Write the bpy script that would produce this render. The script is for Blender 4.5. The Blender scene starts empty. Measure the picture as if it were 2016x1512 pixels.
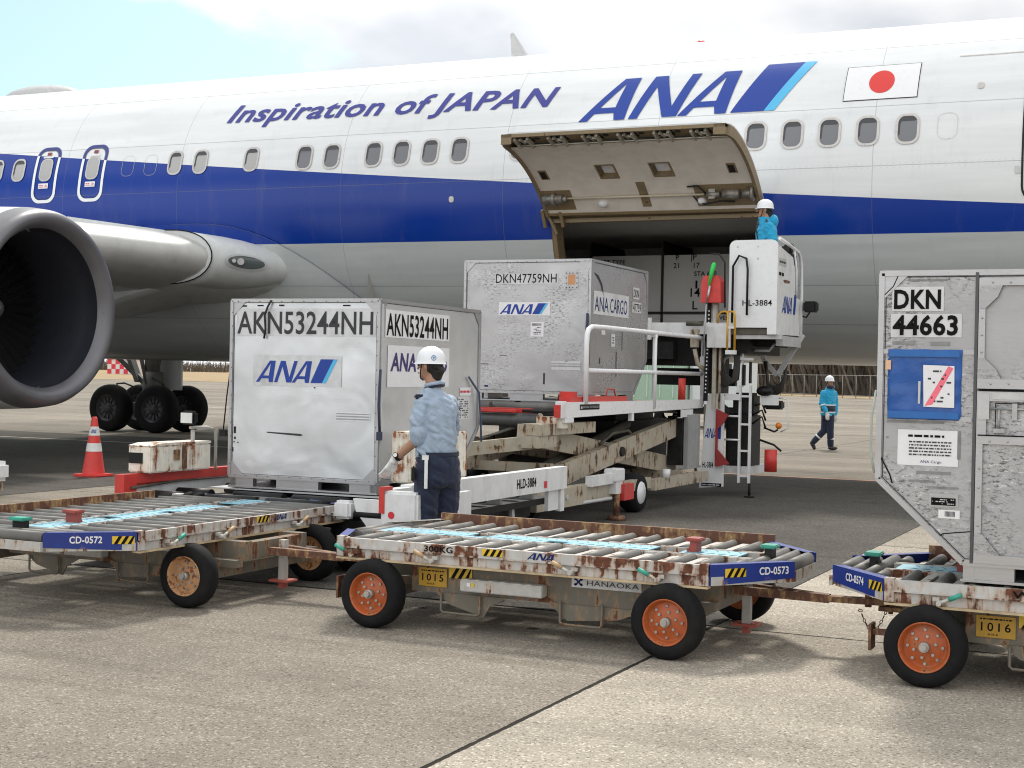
import bpy, bmesh, math, random
from mathutils import Vector, Matrix
from mathutils.geometry import tessellate_polygon
R=math.radians; PI=math.pi
sc=bpy.context.scene; COL=sc.collection

# ------------------------------------------------------------------ camera, sky, sun, exposure
# world frame: +X towards the nose of the aircraft, +Y towards the aircraft, camera foot at the origin
YAW=R(25.4); ROLL=R(1.146); PIT=R(-0.36)
fw=Vector((-math.sin(YAW)*math.cos(PIT),math.cos(YAW)*math.cos(PIT),math.sin(PIT)))
r0=Vector((math.cos(YAW),math.sin(YAW),0)); u0=r0.cross(fw)
rr=r0*math.cos(ROLL)+u0*math.sin(ROLL); uu=u0*math.cos(ROLL)-r0*math.sin(ROLL)
cam_d=bpy.data.cameras.new('camera'); cam=bpy.data.objects.new('camera',cam_d); COL.objects.link(cam)
M=Matrix((rr,uu,-fw)).transposed().to_4x4(); M.translation=(0,0,1.6); cam.matrix_world=M
cam_d.sensor_width=36; cam_d.lens=2850/2016*36; cam_d.clip_start=.1; cam_d.clip_end=5000
sc.camera=cam

SUN_EL=R(52); SUN_AZ=Vector((-0.30,0.95,0)).normalized()   # direction towards the sun on the ground
w=bpy.data.worlds.new("World"); sc.world=w; w.use_nodes=True
nt=w.node_tree; nt.nodes.clear(); N=nt.nodes; L=nt.links
def nd(t,**k):
    n=N.new(t)
    for a,b in k.items(): setattr(n,a,b)
    return n
out=nd('ShaderNodeOutputWorld'); bg=nd('ShaderNodeBackground'); bg2=nd('ShaderNodeBackground'); mixs=nd('ShaderNodeMixShader')
sky=nd('ShaderNodeTexSky',sky_type='NISHITA'); sky.sun_disc=False; sky.sun_elevation=SUN_EL
sky.sun_rotation=math.atan2(SUN_AZ.x,SUN_AZ.y); sky.air_density=1.0; sky.dust_density=2.5
bg.inputs[1].default_value=.125
tint=nd('ShaderNodeMix',data_type='RGBA',blend_type='MULTIPLY'); tint.inputs[0].default_value=1; tint.inputs[7].default_value=(.86,1.04,.92,1); L.new(sky.outputs[0],tint.inputs[6]); L.new(tint.outputs[2],bg.inputs[0])
tc=nd('ShaderNodeTexCoord'); nz=nd('ShaderNodeTexNoise'); nz.inputs['Scale'].default_value=3.4; nz.inputs['Detail'].default_value=7; nz.inputs['Roughness'].default_value=.52; nz.inputs['Distortion'].default_value=.25
mp=nd('ShaderNodeMapping'); mp.inputs['Scale'].default_value=(1,1,1.9); mp.inputs['Location'].default_value=(1.7,2.35,.6)
L.new(tc.outputs['Generated'],mp.inputs[0]); L.new(mp.outputs[0],nz.inputs[0])
dt=nd('ShaderNodeVectorMath',operation='DOT_PRODUCT'); L.new(tc.outputs['Generated'],dt.inputs[0]); dt.inputs[1].default_value=(.93,.40,.0)
m1=nd('ShaderNodeMath',operation='MULTIPLY_ADD'); L.new(dt.outputs['Value'],m1.inputs[0]); m1.inputs[1].default_value=.55; m1.inputs[2].default_value=.13
m2=nd('ShaderNodeMath',operation='ADD'); L.new(nz.outputs[0],m2.inputs[0]); L.new(m1.outputs[0],m2.inputs[1])
# cloud behind the camera added and brightened to light the camera-facing sides
dt2=nd('ShaderNodeVectorMath',operation='DOT_PRODUCT'); L.new(tc.outputs['Generated'],dt2.inputs[0]); dt2.inputs[1].default_value=(-.35,-.85,.35)
mr2=nd('ShaderNodeMapRange'); L.new(dt2.outputs['Value'],mr2.inputs[0]); mr2.inputs[1].default_value=-.2; mr2.inputs[2].default_value=1; mr2.inputs[3].default_value=0; mr2.inputs[4].default_value=.45
m3=nd('ShaderNodeMath',operation='ADD'); L.new(m2.outputs[0],m3.inputs[0]); L.new(mr2.outputs[0],m3.inputs[1])
rp=nd('ShaderNodeValToRGB'); L.new(m3.outputs[0],rp.inputs[0]); rp.color_ramp.elements[0].position=.47; rp.color_ramp.elements[1].position=.535
L.new(rp.outputs[0],mixs.inputs[0]); 
nz2=nd('ShaderNodeTexNoise'); nz2.inputs['Scale'].default_value=3.2; nz2.inputs['Detail'].default_value=5; L.new(mp.outputs[0],nz2.inputs[0])
rp2=nd('ShaderNodeValToRGB'); L.new(nz2.outputs[0],rp2.inputs[0]); rp2.color_ramp.elements[0].position=.38; rp2.color_ramp.elements[1].position=.50
rp2.color_ramp.elements[0].color=(.70,.735,.79,1); rp2.color_ramp.elements[1].color=(1.0,1.0,1.0,1)
L.new(rp2.outputs[0],bg2.inputs[0])
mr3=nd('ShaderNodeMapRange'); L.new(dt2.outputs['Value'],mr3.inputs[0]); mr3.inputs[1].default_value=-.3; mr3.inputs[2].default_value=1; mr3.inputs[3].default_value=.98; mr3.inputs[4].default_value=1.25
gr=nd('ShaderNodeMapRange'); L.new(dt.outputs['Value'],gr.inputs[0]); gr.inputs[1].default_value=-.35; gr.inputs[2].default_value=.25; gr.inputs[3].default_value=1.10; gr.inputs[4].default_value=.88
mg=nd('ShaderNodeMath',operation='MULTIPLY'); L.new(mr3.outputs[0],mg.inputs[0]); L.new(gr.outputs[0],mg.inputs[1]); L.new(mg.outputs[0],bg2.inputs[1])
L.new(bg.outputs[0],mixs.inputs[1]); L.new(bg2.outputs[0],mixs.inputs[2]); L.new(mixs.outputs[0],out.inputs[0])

sd=bpy.data.lights.new('sun','SUN'); sd.energy=2.6; sd.angle=R(9); sd.color=(1,.955,.88)
so=bpy.data.objects.new('sun',sd); COL.objects.link(so)
sdir=Vector((SUN_AZ.x*math.cos(SUN_EL),SUN_AZ.y*math.cos(SUN_EL),math.sin(SUN_EL)))
so.rotation_euler=sdir.to_track_quat('Z','Y').to_euler(); so.location=(0,20,40)
sc.view_settings.view_transform='Standard'; sc.view_settings.look='None'; sc.view_settings.exposure=0.25; sc.view_settings.gamma=1
sc.cycles.filter_width=1.1; sc.cycles.max_bounces=6; sc.cycles.diffuse_bounces=3; sc.cycles.glossy_bounces=3; sc.cycles.transmission_bounces=3

# ------------------------------------------------------------------ materials
MATS={}
def newmat(name):
    m=bpy.data.materials.new(name); m.use_nodes=True; MATS[name]=m
    return m,m.node_tree,m.node_tree.nodes['Principled BSDF']
def node(t,ty,**k):
    n=t.nodes.new(ty)
    for a,b in k.items(): setattr(n,a,b)
    return n
def math_(t,op,a,b=None,c=None):
    n=node(t,'ShaderNodeMath',operation=op)
    for i,x in enumerate((a,b,c)):
        if x is None: continue
        if isinstance(x,(int,float)): n.inputs[i].default_value=x
        else: t.links.new(x,n.inputs[i])
    return n.outputs[0]
def mix(t,f,a,b,bt='MIX'):
    n=node(t,'ShaderNodeMix',data_type='RGBA',blend_type=bt)
    for i,x in ((0,f),(6,a),(7,b)):
        if isinstance(x,(int,float)): n.inputs[i].default_value=x
        elif isinstance(x,tuple): n.inputs[i].default_value=x if len(x)==4 else (*x,1)
        else: t.links.new(x,n.inputs[i])
    return n.outputs[2]
def coords(t,scale=(1,1,1),kind='Object',loc=(0,0,0)):
    c=node(t,'ShaderNodeTexCoord'); m=node(t,'ShaderNodeMapping'); m.inputs['Scale'].default_value=scale; m.inputs['Location'].default_value=loc
    t.links.new(c.outputs[kind],m.inputs[0]); return m.outputs[0]
def noise(t,vec,scale,detail=4,rough=.55,dist=0):
    n=node(t,'ShaderNodeTexNoise'); n.inputs['Scale'].default_value=scale; n.inputs['Detail'].default_value=detail; n.inputs['Roughness'].default_value=rough; n.inputs['Distortion'].default_value=dist
    t.links.new(vec,n.inputs['Vector']); return n.outputs[0]
def ramp(t,f,stops):
    r=node(t,'ShaderNodeValToRGB'); t.links.new(f,r.inputs[0]); e=r.color_ramp.elements
    while len(e)<len(stops): e.new(.5)
    for i,(p,c) in enumerate(stops):
        e[i].position=p; e[i].color=(c,c,c,1) if isinstance(c,(int,float)) else (*c,1)
    return r.outputs[0]
def bump(t,b,h,strength=.2,dist=.01):
    n=node(t,'ShaderNodeBump'); n.inputs['Strength'].default_value=strength; n.inputs['Distance'].default_value=dist
    t.links.new(h,n.inputs['Height']); t.links.new(n.outputs[0],b.inputs['Normal'])
def simple(name,col,rough=.5,metal=0,var=.12,dirt=0.0,bmp=0.1,nscale=14,spec=.5,coat=0):
    m,t,b=newmat(name); v=coords(t); n=noise(t,v,nscale,5)
    k=ramp(t,n,[(.3,tuple(c*(1-var) for c in col)),(.7,tuple(min(1,c*(1+var*.6)) for c in col))])
    if dirt:
        n2=noise(t,coords(t,(1,1,.35)),5,6,.65); f=ramp(t,n2,[(.5,0),(.72,dirt)])
        k=mix(t,f,k,(.09,.075,.055))
    t.links.new(k,b.inputs['Base Color']); b.inputs['Metallic'].default_value=metal
    r=math_(t,'MULTIPLY_ADD',n,.25,rough-.12); t.links.new(r,b.inputs['Roughness']); b.inputs['Specular IOR Level'].default_value=spec
    b.inputs['Coat Weight'].default_value=coat
    if bmp: bump(t,b,noise(t,v,nscale*5,3),bmp,.004)
    return m
def rusty(name,col,amount=.5,rough=.5,drip=.3,scale=6,rust=(.115,.042,.022),metal=0):
    """painted steel with rust patches and streaks running down (z)"""
    m,t,b=newmat(name)
    v=coords(t,(1,1,1)); vd=coords(t,(1.6,1.6,drip))
    a=noise(t,v,scale,7,.62); d=noise(t,vd,scale*2.6,5,.6,.3)
    s=math_(t,'ADD',math_(t,'MULTIPLY',a,.55),math_(t,'MULTIPLY',d,.45))
    p=.62-.16*amount
    f=ramp(t,s,[(p,0),(p+.035,1)]); halo=ramp(t,s,[(p-.05,0),(p,.45)])
    grime=ramp(t,noise(t,v,scale*3,5),[(.35,.0),(.75,.35)])
    base=mix(t,grime,col,tuple(c*.5 for c in col))
    base=mix(t,halo,base,(.42,.24,.11))
    rc=ramp(t,noise(t,v,scale*6,4),[(.3,tuple(c*.6 for c in rust)),(.7,tuple(c*1.7 for c in rust))])
    k=mix(t,f,base,rc); t.links.new(k,b.inputs['Base Color'])
    r=math_(t,'MULTIPLY_ADD',f,.35,rough); t.links.new(r,b.inputs['Roughness']); b.inputs['Metallic'].default_value=metal
    bump(t,b,math_(t,'SUBTRACT',d,math_(t,'MULTIPLY',f,.3)),.25,.004)
    return m
def alu(name,base=.62,rough=.36,smudge=.3,dk=.24,tilt=(1,1,1),dents=.35,tone=(1,1,1.02),metal=.8):
    """worn sheet aluminium: scrapes, glue residue, shallow dents"""
    m,t,b=newmat(name); v=coords(t)
    big=noise(t,v,1.6,3,.5,.4); fine=noise(t,coords(t,(2.2,2.2,11)),7,7,.68,.2)
    col=ramp(t,big,[(.25,tuple(base*.86*c for c in tone)),(.75,tuple(min(.95,base*1.1*c) for c in tone))])
    a=noise(t,coords(t,(5.5,5.5,15)),4.2,9,.80,.3); zone=ramp(t,noise(t,v,1.7,2),[(.42,.0),(.6,1)])
    f=ramp(t,a,[(.60-.1*smudge,0),(.64-.1*smudge,1)]); f=math_(t,'MULTIPLY',f,math_(t,'MULTIPLY',zone,min(1,smudge*1.6)))
    col=mix(t,f,col,(dk,dk,dk))
    a2=noise(t,coords(t,(5,5,13),loc=(5,3,1)),4.5,8,.78,.4); f2=math_(t,'MULTIPLY',ramp(t,a2,[(.63-.08*smudge,0),(.66-.08*smudge,1)]),math_(t,'MULTIPLY',zone,smudge))
    col=mix(t,f2,col,(.74,.74,.74))
    t.links.new(col,b.inputs['Base Color']); 
    t.links.new(math_(t,'MULTIPLY_ADD',f,-.5,metal),b.inputs['Metallic'])
    t.links.new(math_(t,'ADD',math_(t,'MULTIPLY_ADD',fine,.3,rough-.15),math_(t,'MULTIPLY',f,.25)),b.inputs['Roughness'])
    dn=node(t,'ShaderNodeBump'); dn.inputs['Strength'].default_value=dents; dn.inputs['Distance'].default_value=.05; t.links.new(noise(t,v,2.4,2,.4,.3),dn.inputs['Height'])
    d2=node(t,'ShaderNodeBump'); d2.inputs['Strength'].default_value=.12; d2.inputs['Distance'].default_value=.004; t.links.new(fine,d2.inputs['Height']); t.links.new(dn.outputs[0],d2.inputs['Normal'])
    t.links.new(d2.outputs[0],b.inputs['Normal'])
    return m
white=simple('white_paint',(.78,.79,.79),.38,var=.06,dirt=.25,bmp=.04)
cleanwhite=simple('clean_white_paint',(.82,.83,.84),.3,var=.04,bmp=0)
red=simple('red_paint',(.62,.045,.035),.4,var=.12,dirt=.3)
cream=rusty('grimy_cream_paint',(.47,.43,.34),.45,.5,.25,5,rust=(.085,.055,.035))
grime=simple('oily_grime',(.10,.09,.07),.55,var=.4,nscale=8)
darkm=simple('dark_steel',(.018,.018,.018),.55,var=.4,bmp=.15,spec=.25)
black=simple('black_rubber',(.012,.012,.013),.6,var=.3)
blackp=simple('black_plastic',(.010,.010,.011),.45,spec=.3)
tyre=simple('tyre_rubber',(.011,.011,.012),.8,var=.35,dirt=.12,bmp=.2,nscale=25,spec=.2)
grey=simple('grey_paint',(.36,.37,.37),.45,var=.12,dirt=.3)
lgrey=simple('pale_grey_paint',(.55,.56,.56),.4,var=.1,dirt=.2)
steel=simple('bare_steel',(.45,.45,.45),.38,metal=.9,var=.2)
rollerm=simple('roller_steel',(.15,.145,.135),.55,metal=.2,var=.25,dirt=.35,nscale=9)
tanroller=simple('tan_roller',(.75,.55,.38),.4,var=.2,dirt=.15)
wrust=rusty('rusty_white_paint',(.54,.53,.51),.66,.55,.20,4.2)
wrust2=rusty('lightly_rusted_white_paint',(.50,.49,.46),.42,.55,.2,6)
rustm=rusty('rusted_brown_steel',(.13,.055,.032),.55,.65,.5,7,rust=(.30,.20,.10))
chass=rusty('chassis_grey_paint',(.17,.152,.118),.42,.55,.3,4,rust=(.12,.05,.025))
creamrust=rusty('cream_box_paint',(.84,.80,.70),.50,.45,.14,4.5,rust=(.22,.07,.025))
bluep=rusty('blue_paint',(.012,.035,.24),.06,.45,.4,5)
skyb=simple('pale_blue_plate',(.26,.50,.60),.5,var=.14,dirt=.35,nscale=10)
greenp=simple('green_paint',(.04,.34,.25),.45,dirt=.3)
tanp=simple('tan_paint',(.55,.36,.18),.5,dirt=.3)
yellow=simple('yellow_paint',(.75,.50,.03),.45,dirt=.25)
orange=rusty('orange_rim_paint',(.46,.105,.026),.26,.42,.8,9,rust=(.14,.05,.02))
rimrust=rusty('rusted_pale_rim_paint',(.60,.34,.17),.55,.5,.8,10,rust=(.22,.07,.025))
ink=simple('black_ink',(.006,.006,.007),.6,bmp=0,var=0,spec=.12)
greyink=simple('grey_ink',(.06,.06,.065),.6,bmp=0,var=.1,spec=.15)
navyink=simple('navy_ink',(.008,.02,.12),.5,bmp=0,var=0,spec=.2)
purple=simple('purple_ink',(.045,.02,.15),.45,bmp=0,var=0)
redink=simple('red_ink',(.65,.03,.05),.45,bmp=0,var=0)
paper=simple('white_paper',(.80,.80,.82),.6,bmp=.02,var=.05)
offpaper=simple('dull_white_sticker',(.66,.67,.68),.5,bmp=.03,var=.1,dirt=.3)
pinkink=simple('pink_marker',(.9,.18,.25),.6,bmp=0)
logoblue=simple('logo_blue',(.026,.064,.33),.4,bmp=0,var=.02,spec=.25)
logocyan=simple('logo_light_blue',(.08,.47,.78),.35,bmp=0,var=.02)
plate=simple('yellow_number_plate',(.52,.30,.03),.5,dirt=.4)
sloganm=simple('slogan_violet_blue',(.062,.068,.29),.4,bmp=0,var=.03,spec=.2)
flagred=simple('flag_red',(.72,.035,.03),.35,bmp=0,var=.02)
flagwhite=simple('flag_white',(.84,.85,.86),.3,bmp=0,var=.02)
alu1=alu('bright_container_aluminium',.70,.38,.12,dents=.35,tone=(.97,1,1.03))
alu2=alu('scuffed_container_aluminium',.50,.42,.74,.17)
alu3=alu('taped_container_aluminium',.43,.44,.74,.14,dents=.25)
aluedge=alu('aluminium_extrusion',.47,.34,.15,dents=.1)
beige=simple('door_liner_beige',(.76,.70,.63),.55,var=.08,dirt=.12,nscale=4)
tanframe=rusty('door_frame_tan',(.24,.18,.10),.22,.5,.6,9,rust=(.08,.05,.03))
liner=simple('hold_liner',(.50,.49,.46),.6,var=.1,nscale=3)
winglm=simple('wing_grey',(.60,.62,.615),.4,var=.1,nscale=2,dirt=.15)
slat=simple('leading_edge_metal',(.50,.50,.48),.42,metal=.3,var=.08,nscale=3,dirt=.15)
nacelle=simple('nacelle_grey',(.60,.61,.61),.35,var=.05,nscale=2)
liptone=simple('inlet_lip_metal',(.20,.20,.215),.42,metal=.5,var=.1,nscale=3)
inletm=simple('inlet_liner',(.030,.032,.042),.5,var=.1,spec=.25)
fabricblue=None

def car_glass(name,col,rough=.08):
    m,t,b=newmat(name); b.inputs['Base Color'].default_value=(*col,1); b.inputs['Roughness'].default_value=rough; b.inputs['Specular IOR Level'].default_value=.6
    return m
glassw=car_glass('window_glass',(.16,.165,.18),.12); glassd=car_glass('dark_glass',(.02,.022,.025)); lampglass=car_glass('lamp_glass',(.7,.72,.7),.15)

# fuselage livery: belly grey, blue band, white crown, panel joints
fus,t,b=newmat('fuselage_paint')
g=node(t,'ShaderNodeNewGeometry'); sp=node(t,'ShaderNodeSeparateXYZ'); t.links.new(g.outputs['Position'],sp.inputs[0])
X,Z=sp.outputs[0],sp.outputs[2]
d=math_(t,'SUBTRACT',-2.25,X)
zt=math_(t,'ADD',math_(t,'MULTIPLY_ADD',d,.0706,4.125),math_(t,'MULTIPLY',math_(t,'MULTIPLY',d,d),.00075))
above=math_(t,'GREATER_THAN',Z,zt)
zb=math_(t,'MULTIPLY_ADD',d,.0062,3.745)
blue_=math_(t,'GREATER_THAN',Z,zb)
v=coords(t,(1,1,1)); streak=noise(t,coords(t,(.25,1,3)),2.0,5)
gray=ramp(t,streak,[(.3,(.45,.48,.475)),(.7,(.53,.56,.555))])
dk=ramp(t,Z,[(0,0),(1,1)])
wht=ramp(t,streak,[(.3,(.70,.725,.73)),(.7,(.80,.82,.825))])
k=mix(t,blue_,gray,(.0015,.034,.275)); k=mix(t,above,k,wht)
def line(coord,pos,wd):
    return math_(t,'LESS_THAN',math_(t,'ABSOLUTE',math_(t,'SUBTRACT',coord,pos)),wd)
zrel=math_(t,'MULTIPLY_ADD',d,-.0062,Z)
seams=None
for pos in (4.72,3.02,6.62,2.45,5.62):
    l=line(zrel,pos,.006); seams=l if seams is None else math_(t,'MAXIMUM',seams,l)
for xs in (-4.35,-7.7,-10.3,-13.4,-16.9,-19.6,-22.5): seams=math_(t,'MAXIMUM',seams,line(X,xs,.005))
rv=math_(t,'MULTIPLY',math_(t,'LESS_THAN',math_(t,'ABSOLUTE',math_(t,'SUBTRACT',math_(t,'FRACT',math_(t,'MULTIPLY',X,11)),.5)),.16),math_(t,'MAXIMUM',line(zrel,4.75,.006),math_(t,'MAXIMUM',line(zrel,4.69,.006),line(zrel,6.59,.006))))
k=mix(t,math_(t,'MULTIPLY',rv,.16),k,(.12,.14,.2))
k=mix(t,ramp(t,noise(t,coords(t,(1.2,1,.22)),3.0,6,.7),[(.55,0),(.8,.16)]),k,(.22,.22,.22))
k=mix(t,math_(t,'MULTIPLY',seams,.45),k,(.12,.14,.17))
t.links.new(k,b.inputs['Base Color'])
t.links.new(math_(t,'MULTIPLY_ADD',streak,.12,.14),b.inputs['Roughness']); b.inputs['Coat Weight'].default_value=.0; b.inputs['Specular IOR Level'].default_value=.38; b.inputs['Coat Roughness'].default_value=.06
bump(t,b,noise(t,coords(t,(1.8,.6,.6)),1.0,2,.4),.16,.05)
# outline ring of the exits: white over the blue band, blue over the white
ringm,t2,b2=newmat('exit_outline_paint'); g=node(t2,'ShaderNodeNewGeometry'); sp=node(t2,'ShaderNodeSeparateXYZ'); t2.links.new(g.outputs['Position'],sp.inputs[0])
d=math_(t2,'SUBTRACT',-2.25,sp.outputs[0]); zt=math_(t2,'ADD',math_(t2,'MULTIPLY_ADD',d,.0706,4.125),math_(t2,'MULTIPLY',math_(t2,'MULTIPLY',d,d),.00075))
t2.links.new(mix(t2,math_(t2,'GREATER_THAN',sp.outputs[2],zt),(.82,.84,.85),(.03,.04,.22)),b2.inputs['Base Color']); b2.inputs['Roughness'].default_value=.35

# concrete apron and the asphalt lane
def ground_mat(name,c1,c2,c3,slabs=True,fine=1.0,patch=.25):
    m,t,b=newmat(name); v=coords(t)
    agg=noise(t,v,95*fine,3,.75); agg2=noise(t,v,38*fine,4,.7); big=noise(t,v,.33,5,.55); med=noise(t,v,2.3,5,.6)
    vo=node(t,'ShaderNodeTexVoronoi'); vo.inputs['Scale'].default_value=70*fine; t.links.new(v,vo.inputs['Vector'])
    col=ramp(t,math_(t,'ADD',math_(t,'MULTIPLY',agg,.6),math_(t,'MULTIPLY',agg2,.4)),[(.34,c1),(.5,c2),(.64,c3)])
    sepc=node(t,'ShaderNodeSeparateColor'); t.links.new(vo.outputs['Color'],sepc.inputs[0])
    chips=ramp(t,sepc.outputs[0],[(.86,0),(.93,.55)])
    col=mix(t,chips,col,tuple(min(1,c*1.5) for c in c3))
    dchips=ramp(t,sepc.outputs[1],[(.84,0),(.95,.6)]); col=mix(t,dchips,col,tuple(c*.45 for c in c1))
    st=ramp(t,math_(t,'ADD',math_(t,'MULTIPLY',big,.6),math_(t,'MULTIPLY',med,.4)),[(.32,1-patch),(.62,1.05)])
    col=mix(t,1.0,col,st,'MULTIPLY')
    stn=noise(t,coords(t,(.5,.5,1),loc=(4,7,0)),1.1,6,.7); col=mix(t,math_(t,'MULTIPLY',ramp(t,stn,[(.56,0),(.70,1)]),.38),col,tuple(c*.55 for c in c1))
    trk=noise(t,coords(t,(.10,2.4,1),loc=(1,2,0)),1.3,4,.6); col=mix(t,math_(t,'MULTIPLY',ramp(t,trk,[(.55,0),(.66,1)]),.22),col,tuple(c*.5 for c in c1))
    vs_=node(t,'ShaderNodeTexVoronoi'); vs_.inputs['Scale'].default_value=.9; t.links.new(v,vs_.inputs['Vector']); col=mix(t,math_(t,'MULTIPLY',ramp(t,vs_.outputs['Distance'],[(.028,1),(.045,0)]),.85),col,(.03,.027,.022))
    if slabs:
        s=node(t,'ShaderNodeSeparateXYZ'); t.links.new(v,s.inputs[0])
        cx=math_(t,'FLOOR',math_(t,'DIVIDE',math_(t,'ADD',s.outputs[0],2.81),5.35)); cy=math_(t,'FLOOR',math_(t,'DIVIDE',math_(t,'SUBTRACT',s.outputs[1],9.02),5.35))
        wn=node(t,'ShaderNodeTexWhiteNoise',noise_dimensions='2D'); cb=node(t,'ShaderNodeCombineXYZ'); t.links.new(cx,cb.inputs[0]); t.links.new(cy,cb.inputs[1]); t.links.new(cb.outputs[0],wn.inputs['Vector'])
        col=mix(t,1.0,col,ramp(t,wn.outputs['Value'],[(0,.84),(1,1.12)]),'MULTIPLY')
        far=noise(t,coords(t,(.25,1.6,1)),.22,4,.6); col=mix(t,1.0,col,ramp(t,far,[(.35,.80),(.65,1.06)]),'MULTIPLY')
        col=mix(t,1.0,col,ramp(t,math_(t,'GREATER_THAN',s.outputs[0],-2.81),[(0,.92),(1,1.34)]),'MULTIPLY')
        fx=math_(t,'ABSOLUTE',math_(t,'SUBTRACT',math_(t,'FRACT',math_(t,'ADD',math_(t,'DIVIDE',math_(t,'ADD',s.outputs[0],2.81),5.35),.5)),.5))
        fy=math_(t,'ABSOLUTE',math_(t,'SUBTRACT',math_(t,'FRACT',math_(t,'ADD',math_(t,'DIVIDE',math_(t,'SUBTRACT',s.outputs[1],9.02),5.35),.5)),.5))
        wob=math_(t,'MULTIPLY_ADD',noise(t,v,9,4),.0034,.0009)
        j=math_(t,'LESS_THAN',math_(t,'MINIMUM',fx,fy),wob)
        col=mix(t,math_(t,'MULTIPLY',j,.93),col,(.012,.011,.01))
    t.links.new(col,b.inputs['Base Color']); b.inputs['Roughness'].default_value=.92; b.inputs['Specular IOR Level'].default_value=.08
    bump(t,b,agg2,.5,.006)
    return m
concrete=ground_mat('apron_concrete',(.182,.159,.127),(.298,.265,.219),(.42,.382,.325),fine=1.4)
asphalt=ground_mat('asphalt_lane',(.063,.059,.052),(.106,.098,.087),(.155,.145,.130),slabs=False,fine=1.1,patch=.3)
marking=simple('faded_line_paint',(.55,.52,.45),.8,var=.3,dirt=.5,nscale=6)
redline=simple('faded_red_line_paint',(.62,.27,.17),.8,var=.2,dirt=.2,nscale=6)
drygrass=simple('dry_grass',(.34,.24,.12),.9,var=.4,nscale=.15,bmp=0)
woodm=simple('bare_wood_brush',(.13,.105,.08),.9,var=.5,nscale=1.3,bmp=0)
woodl=simple('pale_trunks',(.21,.18,.145),.9,var=.4,nscale=2,bmp=0)
leafm=simple('evergreen_leaf',(.06,.085,.04),.7,var=.4,nscale=3,bmp=0)
fencem=simple('galvanised_fence',(.27,.26,.24),.5,metal=.2)

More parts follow.
